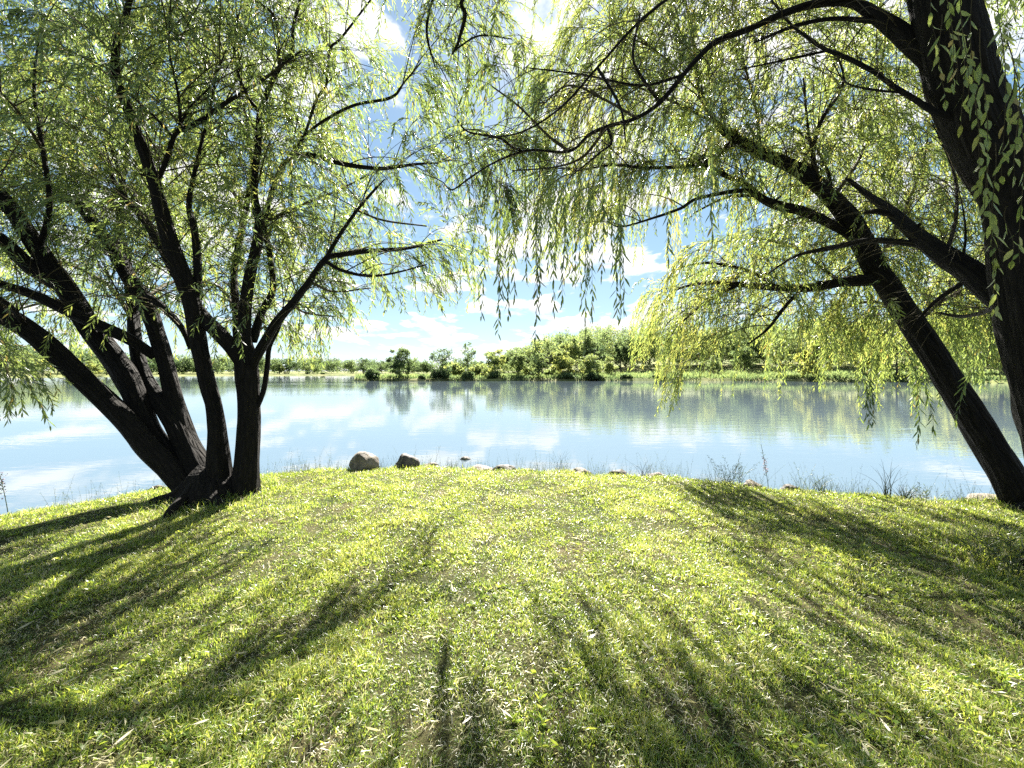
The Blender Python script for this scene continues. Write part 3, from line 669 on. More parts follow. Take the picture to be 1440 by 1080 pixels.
# flattened dead clippings and thatch
k = 60000
by = 1.0 + 5.8 * rng.random(k) ** 1.3; bx = rng.uniform(-1, 1, k) * (1.42 * by + .7)
ok = shore_y(bx) - by > 0; bx, by = bx[ok], by[ok]; k = len(bx)
dd = fnoise(bx, by, 3.2, 5); ok = rng.random(k) < .45 + .35 * dd; bx, by = bx[ok], by[ok]; k = len(bx)
blades(grs, bx, by, rng.uniform(.025, .075, k), rng.uniform(.0025, .0055, k), rng.uniform(.93, 1, k), rng.uniform(0, 6.28, k), rng.uniform(.74, 1, k))
print('grass blades', grs.n // 5)
tag(grs.build('grass', [M['grass']], smooth=False), 'patchy short lawn grass', None, None, 'stuff')

# broadleaf weeds in the lawn
wd = Buf(); k0 = 3000
wy_ = 1.1 + 4.5 * rng.random(k0) ** 1.4; wx_ = rng.uniform(-1, 1, k0) * (1.4 * wy_ + .4)
ok = (shore_y(wx_) - wy_ > .2) & (fnoise(wx_, wy_, 2.6, 9) > .35); wx_, wy_ = wx_[ok], wy_[ok]
nl = rng.integers(4, 9, len(wx_)); tid = np.repeat(np.arange(len(wx_)), nl); k = len(tid)
az = rng.uniform(0, 6.28, k); pos = np.stack([wx_[tid], wy_[tid], lawn_z(wx_[tid], wy_[tid]) + .012], -1)
dr = np.stack([np.cos(az), np.sin(az), rng.uniform(.1, .8, k)], -1)
leaves(wd, pos, dr, rng.uniform(.02, .05, k), rng.uniform(.008, .016, k), np.clip(rng.normal(.5, .15, k), 0, .75))
tag(wd.build('weeds', [M['grass']]), 'low broadleaf weeds scattered through the lawn', None, None, 'stuff')

# dropped willow leaves
fl = Buf(); k = 600
fy = 1.1 + 5 * rng.random(k) ** 1.3; fx = rng.uniform(-1, 1, k) * (1.4 * fy + .4)
ok = shore_y(fx) - fy > .1; fx, fy = fx[ok], fy[ok]; k = len(fx)
az = rng.uniform(0, 6.28, k)
leaves(fl, np.stack([fx, fy, lawn_z(fx, fy) + rng.uniform(.015, .045, k)], -1), np.stack([np.cos(az), np.sin(az), rng.uniform(-.2, .25, k)], -1),
       rng.uniform(.05, .09, k), rng.uniform(.009, .014, k), np.where(rng.random(k) < .75, rng.uniform(.84, 1, k), .6))
tag(fl.build('fallen_leaves', [M['grass']]), 'dry willow leaves dropped on the lawn', None, None, 'stuff')
def one_leaf(px, py, ln, wd_, az, label):
    Y = CAMZ * F / (py - HY); b = Buf(); x = (px - CX) / F * Y
    leaves(b, np.array([[x, Y, lawn_z(np.array([x]), np.array([Y]))[0] + .045]]), np.array([[math.cos(az), math.sin(az), .1]]), np.array([ln]), np.array([wd_]), np.array([.93]))
    tag(b.build('fallen_leaf', [M['grass']], origin=(x, Y, .04)), label, 'leaf')
one_leaf(826, 918, .085, .02, .6, 'single buff-coloured leaf lying on the sunlit middle of the lawn')

# ================================================================ ROCKS
def rock(px, py, wpx, hpx, Y, mat, label, seed, zlift=0.0, flat=.8, depth=.8):
    import bmesh
    bm = bmesh.new(); bmesh.ops.create_icosphere(bm, subdivisions=4, radius=1)
    w = wpx / F * Y * .5; h = hpx / F * Y
    for v in bm.verts:
        c = v.co
        for kk in range(9):                          # chipped facets
            n_ = Vector((math.sin(seed * 3 + kk * 2.1), math.cos(seed * 5 + kk * 1.3), math.sin(seed + kk * 4.7) * .7)).normalized()
            dd = c.dot(n_) - (.70 + .09 * math.sin(kk * 1.7 + seed))
            if dd > 0: c -= n_ * dd * .85
        f = 1 + .16 * mnoise.noise(c * 1.4 + Vector((seed, 0, 0))) + .07 * mnoise.noise(c * 4 + Vector((0, seed, 0))) + .03 * mnoise.noise(c * 10)
        v.co = c * f
    mxz = max(v.co.z for v in bm.verts); mxx = max(v.co.x for v in bm.verts); mnx = min(v.co.x for v in bm.verts)
    for v in bm.verts:
        v.co.x = (v.co.x - (mxx + mnx) / 2) / (mxx - mnx) * 2 * w; v.co.y *= w * depth
        v.co.z = v.co.z / mxz * h if v.co.z > 0 else v.co.z * h * .8
    for f in bm.faces: f.smooth = True
    me = bpy.data.meshes.new('rock'); bm.to_mesh(me); bm.free(); me.materials.append(M[mat])
    o = bpy.data.objects.new('rock', me); link(o)
    p_ = P(px, py, Y); p_[2] -= .02 if wpx > 33 and hpx > 12 else .045; o.location = p_
    return tag(o, label, 'rock', 'stones along the lawn edge')
R = [
 (512, 655, 44, 22, 6.55, 'rock_tan', 'largest boulder with a broad tan top at the lawn edge', 1.3),
 (573, 650, 36, 14, 6.75, 'rock_dark', 'rounded dark brown boulder next to the large tan one', 2.2),
 (607, 653, 24, 6, 6.8, 'rock_tan', 'small pale flat stone just past the dark rounded boulder', 3.1),
 (675, 658, 42, 8, 6.7, 'rock_pink', 'low pinkish flat stone behind the grass edge, beside a dark slab', 5.7),
 (709, 658, 34, 8, 6.6, 'rock_dark', 'dark flat slab lying along the lawn edge beside a pinkish stone', 6.2),
 (741, 659, 24, 4, 6.6, 'rock_dark', 'thin brown stone sliver at the end of the dark flat slab', 7.9),
 (817, 662, 30, 8, 6.4, 'rock_tan', 'low mottled stone half hidden by grass midway along the shore', 8.4),
 (868, 663, 30, 7, 6.3, 'rock_dark', 'low stone with a black notch half buried at the lawn edge', 9.6),
 (925, 668, 28, 8, 6.2, 'rock_pink', 'domed pink stone at the lawn edge beside a spiky tuft', 10.1),
 (978, 673, 22, 4, 6.0, 'rock_dark', 'thin dark stone beside the dark feathery weeds', 11.7),
 (1060, 686, 30, 15, 5.55, 'rock_tan', 'grey blocky stone between the feathery weeds and the pink flower stalk', 12.9),
 (1113, 687, 34, 10, 5.45, 'rock_dark', 'brown dome-shaped stone just past the pink flower stalk', 13.5),
 (1392, 700, 62, 9, 5.3, 'rock_tan', 'long low stone behind the foot of the leaning trunk', 14.2),
 (216, 694, 32, 16, 5.75, 'rock_dark', 'grassy grey boulder tucked behind the fanned willow base', 15.8),
 (2, 727, 34, 8, 4.5, 'rock_dark', 'low stone at the foot of the purple flower spike', 16.6),
]
for px, py, w, h, Y, mt, lb, sd in R: rock(px, py, w, h, Y, mt, lb, sd)
Yw = (CAMZ - WATER) * F / (646 - HY)
rock(655, 645, 17, 6, Yw, 'rock_dark', 'wet dark rock poking out of the water beyond the shore stones', 4.4)

# ================================================================ SHORE PLANTS
def stems_buf(n, base, spread, h, lean, r=.0018, tint=.3, curve=.25):
    P0 = np.column_stack([rng.normal(0, spread, (n, 2)), np.zeros(n)]) + base
    d = np.column_stack([rng.normal(0, lean, (n, 2)), np.ones(n)]); d /= np.linalg.norm(d, axis=1)[:, None]
    L = h * rng.uniform(.6, 1.05, n)
    s = np.linspace(0, 1, 8)
    bend = np.column_stack([rng.normal(0, curve, (n, 2)), -np.abs(rng.normal(0, curve * .5, n))])
    paths = P0[:, None] + d[:, None] * (L[:, None] * s)[..., None] + bend[:, None] * (L[:, None] * s ** 2.2)[..., None]
    return paths, L
def gp(px, py):
    Y = CAMZ * F / (py - HY); x = (px - CX) / F * Y
    Y = min(Y, float(shore_y(np.array([x]))[0]) + .12); x = (px - CX) / F * Y
    return np.array([x, Y, float(lawn_z(np.array([x]), np.array([Y]))[0]) - .02])
def tuft(name, cat, px, py, hpx, n, lean, label, tint=.35, leafy=0, spread=.03, wid=.004, group=None):
    b0 = gp(px, py); h = hpx / F * b0[1]; n = int(n * 1.9); wid *= 1.25
    paths, L = stems_buf(n, b0, spread, h, lean)
    b = Buf(); thin_tubes(b, paths, np.full(n, wid * .5), np.full(n, .0007), 0, tint)
    if leafy:
        dress(b, paths, L, leafy[0], leafy[1], leafy[2], tint, .12, bare=.15)
    return tag(b.build(name, [M['reed']], origin=tuple(b0)), label, cat, 'grass tufts and weeds along the shore')
tuft('weed_plant', 'weed', 1022, 682, 50, 9, .35, 'dark feathery weed with spreading stems beside the grey blocky stone', .1, (.016, .05, .007), .05)
tuft('weed_plant', 'weed', 1041, 680, 46, 4, .10, 'upright dark weed against the water behind the grey blocky stone', .1, (.018, .045, .006), .02)
tuft('weed_plant', 'weed', 1140, 686, 52, 5, .35, 'wispy green weed leaning over the water past the brown domed stone', .45, (.02, .04, .005), .04)
tuft('grass_tuft', 'grass tuft', 1156, 686, 30, 22, .16, 'dense pale grass tuft at the foot of the wispy leaning weed', .6, 0, .04)
tuft('grass_tuft', 'grass tuft', 1190, 688, 30, 14, .2, 'thin open grass tuft on the shore with seed stems', .55, 0, .1, .003)
tuft('grass_tuft', 'grass tuft', 1248, 696, 62, 7, .12, 'tallest dark bladed tuft standing against the water', .08, 0, .025, .007)
tuft('grass_tuft', 'grass tuft', 1272, 698, 32, 14, .45, 'dark spiky tuft with blades splayed to both sides', .12, 0, .03, .007)
tuft('weed_plant', 'weed', 1294, 698, 34, 8, .5, 'arching leafy weed bending down to the water near the leaning trunk', .3, (.02, .05, .007), .05)
tuft('grass_tuft', 'grass tuft', 905, 666, 30, 9, .09, 'spiky upright grass tuft beside the domed pink stone', .2, 0, .03, .005)
tuft('grass_tuft', 'grass tuft', 788, 659, 34, 6, .07, 'fine tall grass stems rising before the mottled stone', .35, 0, .05, .003)
tuft('grass_tuft', 'grass tuft', 752, 659, 22, 7, .12, 'short fine tuft at the tip of the thin brown stone', .3, 0, .03, .003)
tuft('grass_tuft', 'grass tuft', 855, 662, 26, 6, .3, 'sparse crossing grass stems beside the notched low stone', .4, 0, .06, .0025)
tuft('weed_plant', 'weed', 635, 655, 14, 8, .25, 'small brown seedy weed before the wet rock', .2, (.012, .02, .008), .05)
tuft('grass_tuft', 'grass tuft', 540, 650, 30, 9, .14, 'thin pale tuft between the two boulders', .5, 0, .08, .0025)
tuft('weed_plant', 'weed', 425, 662, 16, 12, .3, 'low sprawling weed at the lawn edge past the fanned willow', .4, (.014, .025, .006), .12)
tuft('weed_plant', 'weed', 1300, 765, 26, 10, .5, 'low brownish weed in shade under the leaning trunk', .8, (.016, .05, .008), .12)
tuft('grass_tuft', 'grass tuft', 1385, 772, 34, 12, .45, 'straw-coloured long grass by the near trunk base', 1.0, 0, .1, .005)
tuft('weed_plant', 'weed', 1422, 800, 70, 16, .4, 'dark shrubby growth in shade at the foot of the near willow', .12, (.022, .06, .012), .14)
tuft('grass_tuft', 'grass tuft', 1330, 812, 26, 20, .6, 'bright green coarse tuft in a patch of sun before the near trunk', .75, 0, .06, .006)
# fine stems all along the edge
fs = Buf(); k = 1500; ex = rng.uniform(-5.6, 6.2, k)
ey = shore_y(ex) + rng.uniform(-.12, .12, k); P0 = np.stack([ex, ey, lawn_z(ex, ey) - .01], -1)
Ls = rng.uniform(.05, .26, k) * (1 + .7 * (rng.random(k) < .2))
dv = np.column_stack([rng.normal(0, .22, (k, 2)), np.ones(k)]); s = np.linspace(0, 1, 6)
pt = P0[:, None] + dv[:, None] * (Ls[:, None] * s)[..., None] + np.column_stack([rng.normal(0, .12, (k, 2)), np.zeros(k)])[:, None] * (Ls[:, None] * s ** 2)[..., None]
thin_tubes(fs, pt, np.full(k, .0012), np.full(k, .0005), 0, .4); dress(fs, pt, Ls, .04, .03, .004, .45, .15, bare=.2)
tag(fs.build('shore_weeds', [M['reed']]), 'fine stems fringing the lawn edge', None, None, 'stuff')
# flower stalks
def stalk(px, py, hpx, lean, label, flower, spike=False):
    m, nt, out = new_mat('petal_colour'); p = N(nt, 'ShaderNodeBsdfPrincipled'); p.inputs['Base Color'].default_value = (*flower, 1); p.inputs['Roughness'].default_value = .7
    nt.links.new(p.outputs[0], out.inputs[0])
    b0 = gp(px, py); h = hpx / F * b0[1]; root = empty('flower_stalk', tuple(b0)); tag(root, label, 'flower')
    s = np.linspace(0, 1, 10)
    path = np.column_stack([lean * h * s ** 1.3, 0 * s, h * s])
    b = Buf(); tube(b, path, np.linspace(.004, .0022, 10), 6, 0)
    st = b.build('stem', [M['reed']], root)
    b = Buf(); sel = path[None, 3:9] if not spike else path[None, 5:]
    dress(b, np.repeat(sel, 1, 0), np.array([h * .6]), .02, .05, .009, .2, .1, bare=0)
    b.build('foliage', [M['reed']], root)
    b = Buf(); k = 60
    c = path[5] if not spike else path[7]
    ext = (.018, .018, .05) if not spike else (.012, .012, .10)
    pos = c + rng.normal(0, 1, (k, 3)) * np.array(ext)
    leaves(b, pos, rand_unit(k), np.full(k, .022), np.full(k, .010), np.full(k, .5))
    b.build('flower_head', [m], root)
stalk(1081, 686, 68, -.16, 'tall leaning stalk with a pale pink bloom by the grey blocky stone', (.75, .38, .36))
stalk(12, 722, 60, -.2, 'purple-brown flower spike at the water edge beyond the fanned willow', (.13, .07, .10), True)

# ================================================================ FAR BANKS
def bank(name, label, prof, rows, seed):
    """prof: (px, shore depth, rise per metre, land depth)"""
    pr = np.array(prof, float); pxs = np.linspace(pr[0, 0], pr[-1, 0], 160)
    Y0 = np.interp(pxs, pr[:, 0], pr[:, 1]); sl = np.interp(pxs, pr[:, 0], pr[:, 2]); dep = np.interp(pxs, pr[:, 0], pr[:, 3])
    Y0 = Y0 + 1.2 * np.sin(pxs * .06 + seed) + .8 * np.sin(pxs * .17)
    V = np.zeros((len(pxs), len(rows), 3))
    for j, r in enumerate(rows):
        dd = r * dep; Y = Y0 + dd
        z = WATER - .6 + np.minimum(np.maximum(dd, 0), 1.2) * .95 + sl * np.maximum(dd - 1, 0)
        z = z + .12 * np.sin(pxs * .31 + j) * (dd > 1)
        if j == len(rows) - 1: z = np.full_like(z, WATER - 2)
        if j == 0: z = np.full_like(z, WATER - 1.5)
        V[:, j] = np.stack([(pxs - CX) / F * Y, Y, z], -1)
    idx = np.arange(V[..., 0].size).reshape(V.shape[:2])
    q = np.stack([idx[:-1, :-1], idx[1:, :-1], idx[1:, 1:], idx[:-1, 1:]], -1).reshape(-1, 4)
    b = Buf(); b.add(V.reshape(-1, 3), [q]); tag(b.build(name, [M['meadow']]), label, None, None, 'structure')
rows = [-.02, 0, .006, .012, .03, .06, .1, .16, .25, .4, .6, .8, .97, 1]
SHB = [(498, 97, .02, 14), (540, 94, .03, 20), (640, 93, .03, 40), (720, 95, .035, 120), (830, 96, .06, 200), (950, 94, .09, 200), (1100, 92, .09, 200), (1300, 80, .09, 200), (1500, 66, .09, 200), (2400, 30, .09, 200)]
SHA = [(-1500, 90, .012, 300), (-400, 130, .012, 300), (0, 165, .014, 300), (120, 200, .014, 300), (250, 250, .012, 300), (420, 285, .012, 300), (560, 290, .012, 300), (900, 300, .012, 300)]
bank('far_shore', 'meadow bank across the lake below the yellow-green trees', SHB, rows, 1)
bank('distant_shore', 'distant wooded bank on the far side of the lake', SHA, rows, 2)
def bank_z(prof, px, dd):
    pr = np.array(prof, float); sl = np.interp(px, pr[:, 0], pr[:, 2])
    return WATER - .6 + np.minimum(np.maximum(dd, 0), 1.2) * .95 + sl * np.maximum(dd - 1, 0)

def clump_leaves(buf, centers, radii, per, size, tint, sd=.1, mat=0, droop=0.0):
    """leaf-spray faces spread through each clump's volume"""
    k = len(centers); c = np.repeat(np.arange(k), per); n = len(c)
    u = rand_unit(n) * (rng.random(n) ** .45)[:, None]
    pos = centers[c] + u * radii[c]
    if droop: pos[:, 2] -= droop * radii[c][:, 2] * rng.random(n)
    d = rand_unit(n) + u * .6; d[:, 2] += .1 - droop * 1.2
    t = np.clip(np.asarray(tint)[c] + rng.normal(0, sd, n), 0, 1)
    s = size * rng.uniform(.6, 1.4, n)
    leaves(buf, pos, d, s, s * rng.uniform(.4, .75, n), t, mat)

def bank_tree(px, y_top, wpx, Y, zb, kind, tint, label, group=None, name='tree', dens=1.0, trunk_w=.22, low=.12):
    x = (px - CX) / F * Y; top = CAMZ + (HY - y_top) / F * Y; h = top - zb; w = wpx / F * Y
    root = empty(name, (x, Y, zb)); tag(root, label, 'tree', 'trees on the far banks')
    tb = Buf()
    lean = rng.uniform(-.04, .04) * h
    s = np.linspace(0, 1, 8)
    tp = np.column_stack([lean * s ** 2, .02 * h * np.sin(s * 3), h * .88 * s - .3])
    tube(tb, tp, trunk_w * (1 - s * .85) * (h / 9), 8, 0, .05)
    lo = low
    nl = 9 if kind != 'thin' else 14
    ends = []
    for i in range(nl):
        t = rng.uniform(max(lo, .18), .8); a = i * 2.4; o = tp[int(t * 7)]
        L = w * .42 * rng.uniform(.6, 1.1) * math.sin(min(1, (1 - t) * 1.6 + .25) * 1.57)
        e = o + np.array([math.cos(a) * L, math.sin(a) * L, L * rng.uniform(.4, 1.0)])
        tube(tb, catmull([o, (o + e) / 2 + [0, 0, -.05 * L], e], 3), np.linspace(trunk_w * .35, .03, 7) * (h / 9), 5, 0)
        ends.append(e)
    tb.build('trunk', [M['farbark']], root)
    cb = Buf(); nc = int({'round': 46, 'thin': 34, 'willow': 54, 'cone': 40}[kind] * 1)
    u = rand_unit(nc) * (rng.random(nc) ** .5)[:, None]
    zc = lo + (1 - lo) * .53
    c = np.column_stack([u[:, 0] * w * .40, u[:, 1] * w * .40, h * (zc + u[:, 2] * (1 - lo) * .40)])
    if kind == 'cone':
        c[:, :2] *= (1.15 - (c[:, 2:3] / h - lo) / (1 - lo))
    if kind == 'willow':
        c[:, 2] += -.0 * h
    c[:len(ends)] = np.array(ends)
    c[:, 2] = lo * h + .06 * h + (c[:, 2] - c[:, 2].min()) / (c[:, 2].max() - c[:, 2].min()) * h * (.90 - lo)
    c[:, :2] *= w * .44 / np.abs(c[:, 0]).max()
    r = np.column_stack([np.full(nc, .13 * w), np.full(nc, .13 * w), np.full(nc, .07 * h)]) * rng.uniform(.6, 1.25, (nc, 1))
    tt = tint + rng.normal(0, .10, nc)
    per = int({'round': 90, 'thin': 34, 'willow': 100, 'cone': 80}[kind] * dens)
    clump_leaves(cb, c, r, per, .036 * (w + h) * .5 + .12, tt, .10, 0, .8 if kind == 'willow' else 0)
    cb.build('crown', [M['far']], root)
    return root

def shrub(px, y_top, wpx, Y, zb, tint, label, group=None, n=30):
    x = (px - CX) / F * Y; h = CAMZ + (HY - y_top) / F * Y - zb; w = wpx / F * Y
    b = Buf(); u = rand_unit(n) * (rng.random(n) ** .5)[:, None]
    c = np.column_stack([x + u[:, 0] * w * .38, Y + u[:, 1] * w * .38, zb + h * (.45 + .36 * u[:, 2])])
    r = np.column_stack([np.full(n, .16 * w), np.full(n, .16 * w), np.full(n, .16 * h)])
    clump_leaves(b, c, r, 60, .16 + .04 * (w + h), np.full(n, tint + .07) + rng.normal(0, .08, n), .1)
    return tag(b.build('shrub', [M['far']], origin=(x, Y, zb)), label, 'shrub', 'bushes on the spit and far bank')

zb = lambda px, Y: float(bank_z(SHB, px, Y - np.interp(px, [p[0] for p in SHB], [p[1] for p in SHB])))
T = [  # px, y_top, width, depth, kind, tint, label, density, low
 (562, 490, 40, 97, 'round', .26, 'dense dark green tree standing alone near the tip of the spit', 1.2, .06),
 (622, 490, 34, 97, 'thin', .12, 'airy dark half-bare tree on the spit beside the tall slim one', 1.1, .25),
 (658, 483, 25, 98, 'thin', .28, 'tall slim sparse tree with a visible straight trunk on the spit', 1.0, .3),
 (695, 492, 40, 99, 'round', .66, 'rounded yellow-green tree beside the tall slim sparse one', 1.0, .12),
 (729, 494, 32, 103, 'round', .48, 'mid green tree between two rounder yellow-green ones', .9, .1),
 (757, 497, 30, 99, 'round', .40, 'grey-green tree with a dark trunk at the water', .8, .15),
 (770, 478, 28, 116, 'thin', .50, 'pale nearly leafless tall tree above the grey-green ones', .7, .4),
 (804, 474, 36, 112, 'round', .66, 'tallest light green tree behind the golden willow', 1.0, .1),
 (790, 493, 36, 100, 'willow', .74, 'golden rounded willow on the far bank', 1.1, .08),
 (830, 498, 34, 99, 'willow', .62, 'drooping green willow with a dark trunk at the water beside the golden one', 1.0, .12),
 (857, 501, 24, 106, 'cone', .62, 'small cone-shaped light green tree on the meadow', .9, .1),
 (873, 477, 24, 122, 'round', .22, 'tall dark tree rising above the cone-shaped light one', 1.0, .1),
 (842, 487, 30, 118, 'round', .16, 'dark green tree crown behind the drooping willow', 1.0, .1),
 (1003, 500, 26, 106, 'cone', .45, 'small grey-green tree alone on the meadow bank', .8, .15),
 (1047, 478, 36, 112, 'round', .38, 'rounded grey-green tree where the meadow meets the wood', .9, .06),
 (1097, 470, 44, 97, 'thin', .60, 'feathery light green tree with tiered branches at the water', 2.2, .15),
 (1150, 452, 50, 92, 'willow', .92, 'bright yellow weeping willow on the far meadow', 1.2, .1),
 (1215, 448, 54, 94, 'willow', .88, 'broad golden willow seen behind the leaning trunk', 1.1, .12),
 (1262, 462, 36, 86, 'round', .70, 'light green tree framed between the hanging strands and leaning trunk', 1.0, .12),
 (1345, 438, 60, 86, 'willow', .86, 'golden tree glowing between the leaning trunk and the near trunk', 1.1, .1),
 (1410, 430, 60, 80, 'round', .66, 'light green tree glimpsed beside the near trunk', 1.0, .1),
]
for px, yt, w, Y, kd, tn, lb, dn, lo in T:
    bank_tree(px, yt, w, Y, zb(px, Y) - .1, kd, tn, lb, dens=dn, low=lo)
S = [
 (523, 516, 24, 96, .10, 'dark rounded bush at the very tip of the spit'),
 (594, 525, 13, 95, .14, 'small dark bush between the lone dense tree and the airy one'),
 (620, 517, 34, 96, .08, 'dark bush around the foot of the airy half-bare tree'),
 (658, 521, 20, 96, .12, 'dark low bush around the slim tree trunk'),
 (696, 521, 22, 96, .14, 'dark low bush under the rounded yellow-green tree'),
 (640, 508, 34, 104, .62, 'light green bush filling the gap behind the slim tree'),
 (675, 508, 30, 104, .60, 'light green bush between the slim and the rounded trees'),
 (800, 524, 34, 97, .14, 'dark bush at the water under the golden willow'),
 (835, 523, 26, 97, .12, 'dark bush at the foot of the drooping willow'),
 (880, 525, 20, 97, .20, 'dark green bush beside the cone-shaped tree'),
 (925, 523, 26, 97, .25, 'dark bush behind the tips of the overhanging strands'),
 (745, 512, 30, 104, .55, 'soft green bush between the grey-green trees'),
 (775, 517, 24, 104, .5, 'soft green bush below the pale bare tree'),
]
for px, yt, w, Y, tn, lb in S: shrub(px, yt, w, Y, zb(px, Y) - .1, tn, lb)

# woods that read as one mass
def woods(name, label, prof, pxr, drange, hfun, n, tint, wm, size, per=42):
    b = Buf(); pxs = rng.uniform(*pxr, n); dd = rng.uniform(*drange, n)
    pr = np.array(prof, float); Y = np.interp(pxs, pr[:, 0], pr[:, 1]) + dd; z0 = bank_z(prof, pxs, dd)
    h = hfun(pxs) * rng.uniform(.78, 1.08, n); w = wm * rng.uniform(.7, 1.3, n)
    for i in range(n):
        nc = 16; u = rand_unit(nc) * (rng.random(nc) ** .45)[:, None]
        x = (pxs[i] - CX) / F * Y[i]
        c = np.column_stack([x + u[:, 0] * w[i] * .42, Y[i] + u[:, 1] * w[i] * .42, z0[i] + h[i] * (.5 + .42 * u[:, 2])])
        r = np.column_stack([np.full(nc, .17 * w[i]), np.full(nc, .17 * w[i]), np.full(nc, .13 * h[i])])
        tn = tint + rng.normal(0, .13)
        clump_leaves(b, c, r, per, size, np.full(nc, tn) + rng.normal(0, .05, nc), .07)
    tag(b.build(name, [M['far']]), label, None, None, 'stuff')
woods('woods', 'wood closing off the meadow beyond the lone bank trees', SHB, (715, 1800), (28, 60), lambda p: np.interp(p, [715, 800, 850, 1000, 1100, 1300, 1800], [9, 15.5, 17, 16, 18, 18, 20]), 420, .44, 8.5, .55, 66)
woods('distant_woods', 'low dark wood along the distant bank', SHA, (-700, 800), (22, 80), lambda p: np.interp(p, [-700, 100, 200, 400, 520, 800], [19, 19, 14, 16, 13, 12]), 420, .22, 13, 1.0, 40)
def dz(px, Y): return float(bank_z(SHA, px, Y - np.interp(px, [p[0] for p in SHA], [p[1] for p in SHA])))
for px, yt, w, Y, kd, tn, lb in [
  (511, 503, 15, 325, 'round', .12, 'tree standing higher than the distant wood near the spit tip'),
  (150, 505, 34, 216, 'round', .55, 'light green tree on the distant bank seen through the fanned stems'),
  (128, 507, 26, 205, 'willow', .75, 'yellow-green tree on the distant bank just under the lowest stem'),
  (60, 495, 56, 190, 'round', .70, 'broad yellow-green tree on the distant bank below the lowest stem'),
  (10, 490, 56, 176, 'round', .62, 'green tree on the distant bank behind the trailing strands'),
  (393, 511, 14, 305, 'willow', .62, 'pale green tree at the distant wood edge under the hanging strands'),
  (432, 522, 7, 296, 'round', .22, 'small round tree alone before the distant wood'),
  (454, 523, 8, 294, 'round', .15, 'dark small round tree before the distant wood')]:
    bank_tree(px, yt, w, Y, dz(px, Y) - .1, kd, tn, lb, trunk_w=.3)
# meadow grass fringe on the far bank (tall, uncountable)
mg = Buf(); k = 26000
px = rng.uniform(500, 1700, k); dd = np.abs(rng.normal(0, 9, k)) + .4
Y = np.interp(px, [p[0] for p in SHB], [p[1] for p in SHB]) + dd; z = bank_z(SHB, px, dd)
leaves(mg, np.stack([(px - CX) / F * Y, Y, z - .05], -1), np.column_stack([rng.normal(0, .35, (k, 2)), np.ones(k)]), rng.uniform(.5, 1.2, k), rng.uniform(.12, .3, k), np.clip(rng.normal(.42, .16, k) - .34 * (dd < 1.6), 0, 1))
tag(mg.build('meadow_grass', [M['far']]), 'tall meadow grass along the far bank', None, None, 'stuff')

# low boat moored near the distant bank
def boat():
    Y = 88.; x = (42 - CX) / F * Y; root = empty('rowing_boat', (x, Y, WATER)); tag(root, 'small dark flat boat lying on the water before the distant bank', 'boat')
    m, nt, out = new_mat('boat_paint'); p = N(nt, 'ShaderNodeBsdfPrincipled'); p.inputs['Base Color'].default_value = (.03, .03, .035, 1); p.inputs['Roughness'].default_value = .5
    nt.links.new(p.outputs[0], out.inputs[0])
    b = Buf(); s = np.linspace(-1, 1, 15); prof = []
    for t in s:
        hw = .62 * (1 - max(t, 0) ** 3 * .85); kz = -.1 + .18 * max(t, 0) ** 2; gz = .32 + .12 * t * t
        prof.append([(t * 1.35, -hw, gz), (t * 1.35, -hw * .8, kz), (t * 1.35, hw * .8, kz), (t * 1.35, hw, gz), (t * 1.35, hw * .92, gz), (t * 1.35, hw * .72, kz + .05), (t * 1.35, -hw * .72, kz + .05), (t * 1.35, -hw * .92, gz)])
    V = np.array(prof); idx = np.arange(15 * 8).reshape(15, 8); a = idx[:-1]; c = idx[1:]
    q = np.stack([a, np.roll(a, -1, 1), np.roll(c, -1, 1), c], -1).reshape(-1, 4)
    b.add(V.reshape(-1, 3), [q, idx[0][None], idx[-1][None]]); b.build('hull', [m], root, smooth=False)
    for t in (-.5, .3):
        b = Buf(); X0, X1 = t - .12, t + .12
        v = [(xx, yy, zz) for xx in (X0, X1) for yy in (-.5, .5) for zz in (.2, .24)]
        b.add(v, [[[0, 1, 3, 2], [4, 6, 7, 5], [0, 4, 5, 1], [2, 3, 7, 6], [0, 2, 6, 4], [1, 5, 7, 3]]]); b.build('seat', [m], root, smooth=False)
boat()

# ================================================================ LIGHT, SKY, CAMERA
EL, AZ = math.radians(43.5), math.radians(3.5)     # azimuth clockwise from +Y
sd = bpy.data.lights.new('sun', 'SUN'); sd.energy = 5.0; sd.angle = math.radians(.53); sd.color = (1, .95, .86)
so = link(bpy.data.objects.new('sun', sd))
dirv = Vector((math.sin(AZ) * math.cos(EL), math.cos(AZ) * math.cos(EL), math.sin(EL)))
so.rotation_euler = dirv.to_track_quat('Z', 'Y').to_euler(); so.location = dirv * 50

w = bpy.data.worlds.new('World'); scene.world = w; w.use_nodes = True
nt = w.node_tree; nt.nodes.clear()
out = nt.nodes.new('ShaderNodeOutputWorld'); bg = nt.nodes.new('ShaderNodeBackground'); bg.inputs[1].default_value = .05
sky = nt.nodes.new('ShaderNodeTexSky'); sky.sky_type = 'NISHITA'; sky.sun_disc = False
sky.sun_elevation = EL; sky.sun_rotation = AZ; sky.altitude = 200; sky.air_density = .7; sky.dust_density = .2; sky.ozone_density = .8
def ramp1(lo, hi, src):
    n = N(nt, 'ShaderNodeMapRange', interpolation_type='SMOOTHSTEP'); n.inputs['From Min'].default_value = lo; n.inputs['From Max'].default_value = hi
    nt.links.new(src, n.inputs['Value']); return n.outputs[0]
def mth(op, a, b):
    n = N(nt, 'ShaderNodeMath', operation=op)
    for i, v in enumerate((a, b)):
        if isinstance(v, (int, float)): n.inputs[i].default_value = v
        else: nt.links.new(v, n.inputs[i])
    return n.outputs[0]
tc = N(nt, 'ShaderNodeTexCoord'); sp = N(nt, 'ShaderNodeSeparateXYZ'); nt.links.new(tc.outputs['Generated'], sp.inputs[0])
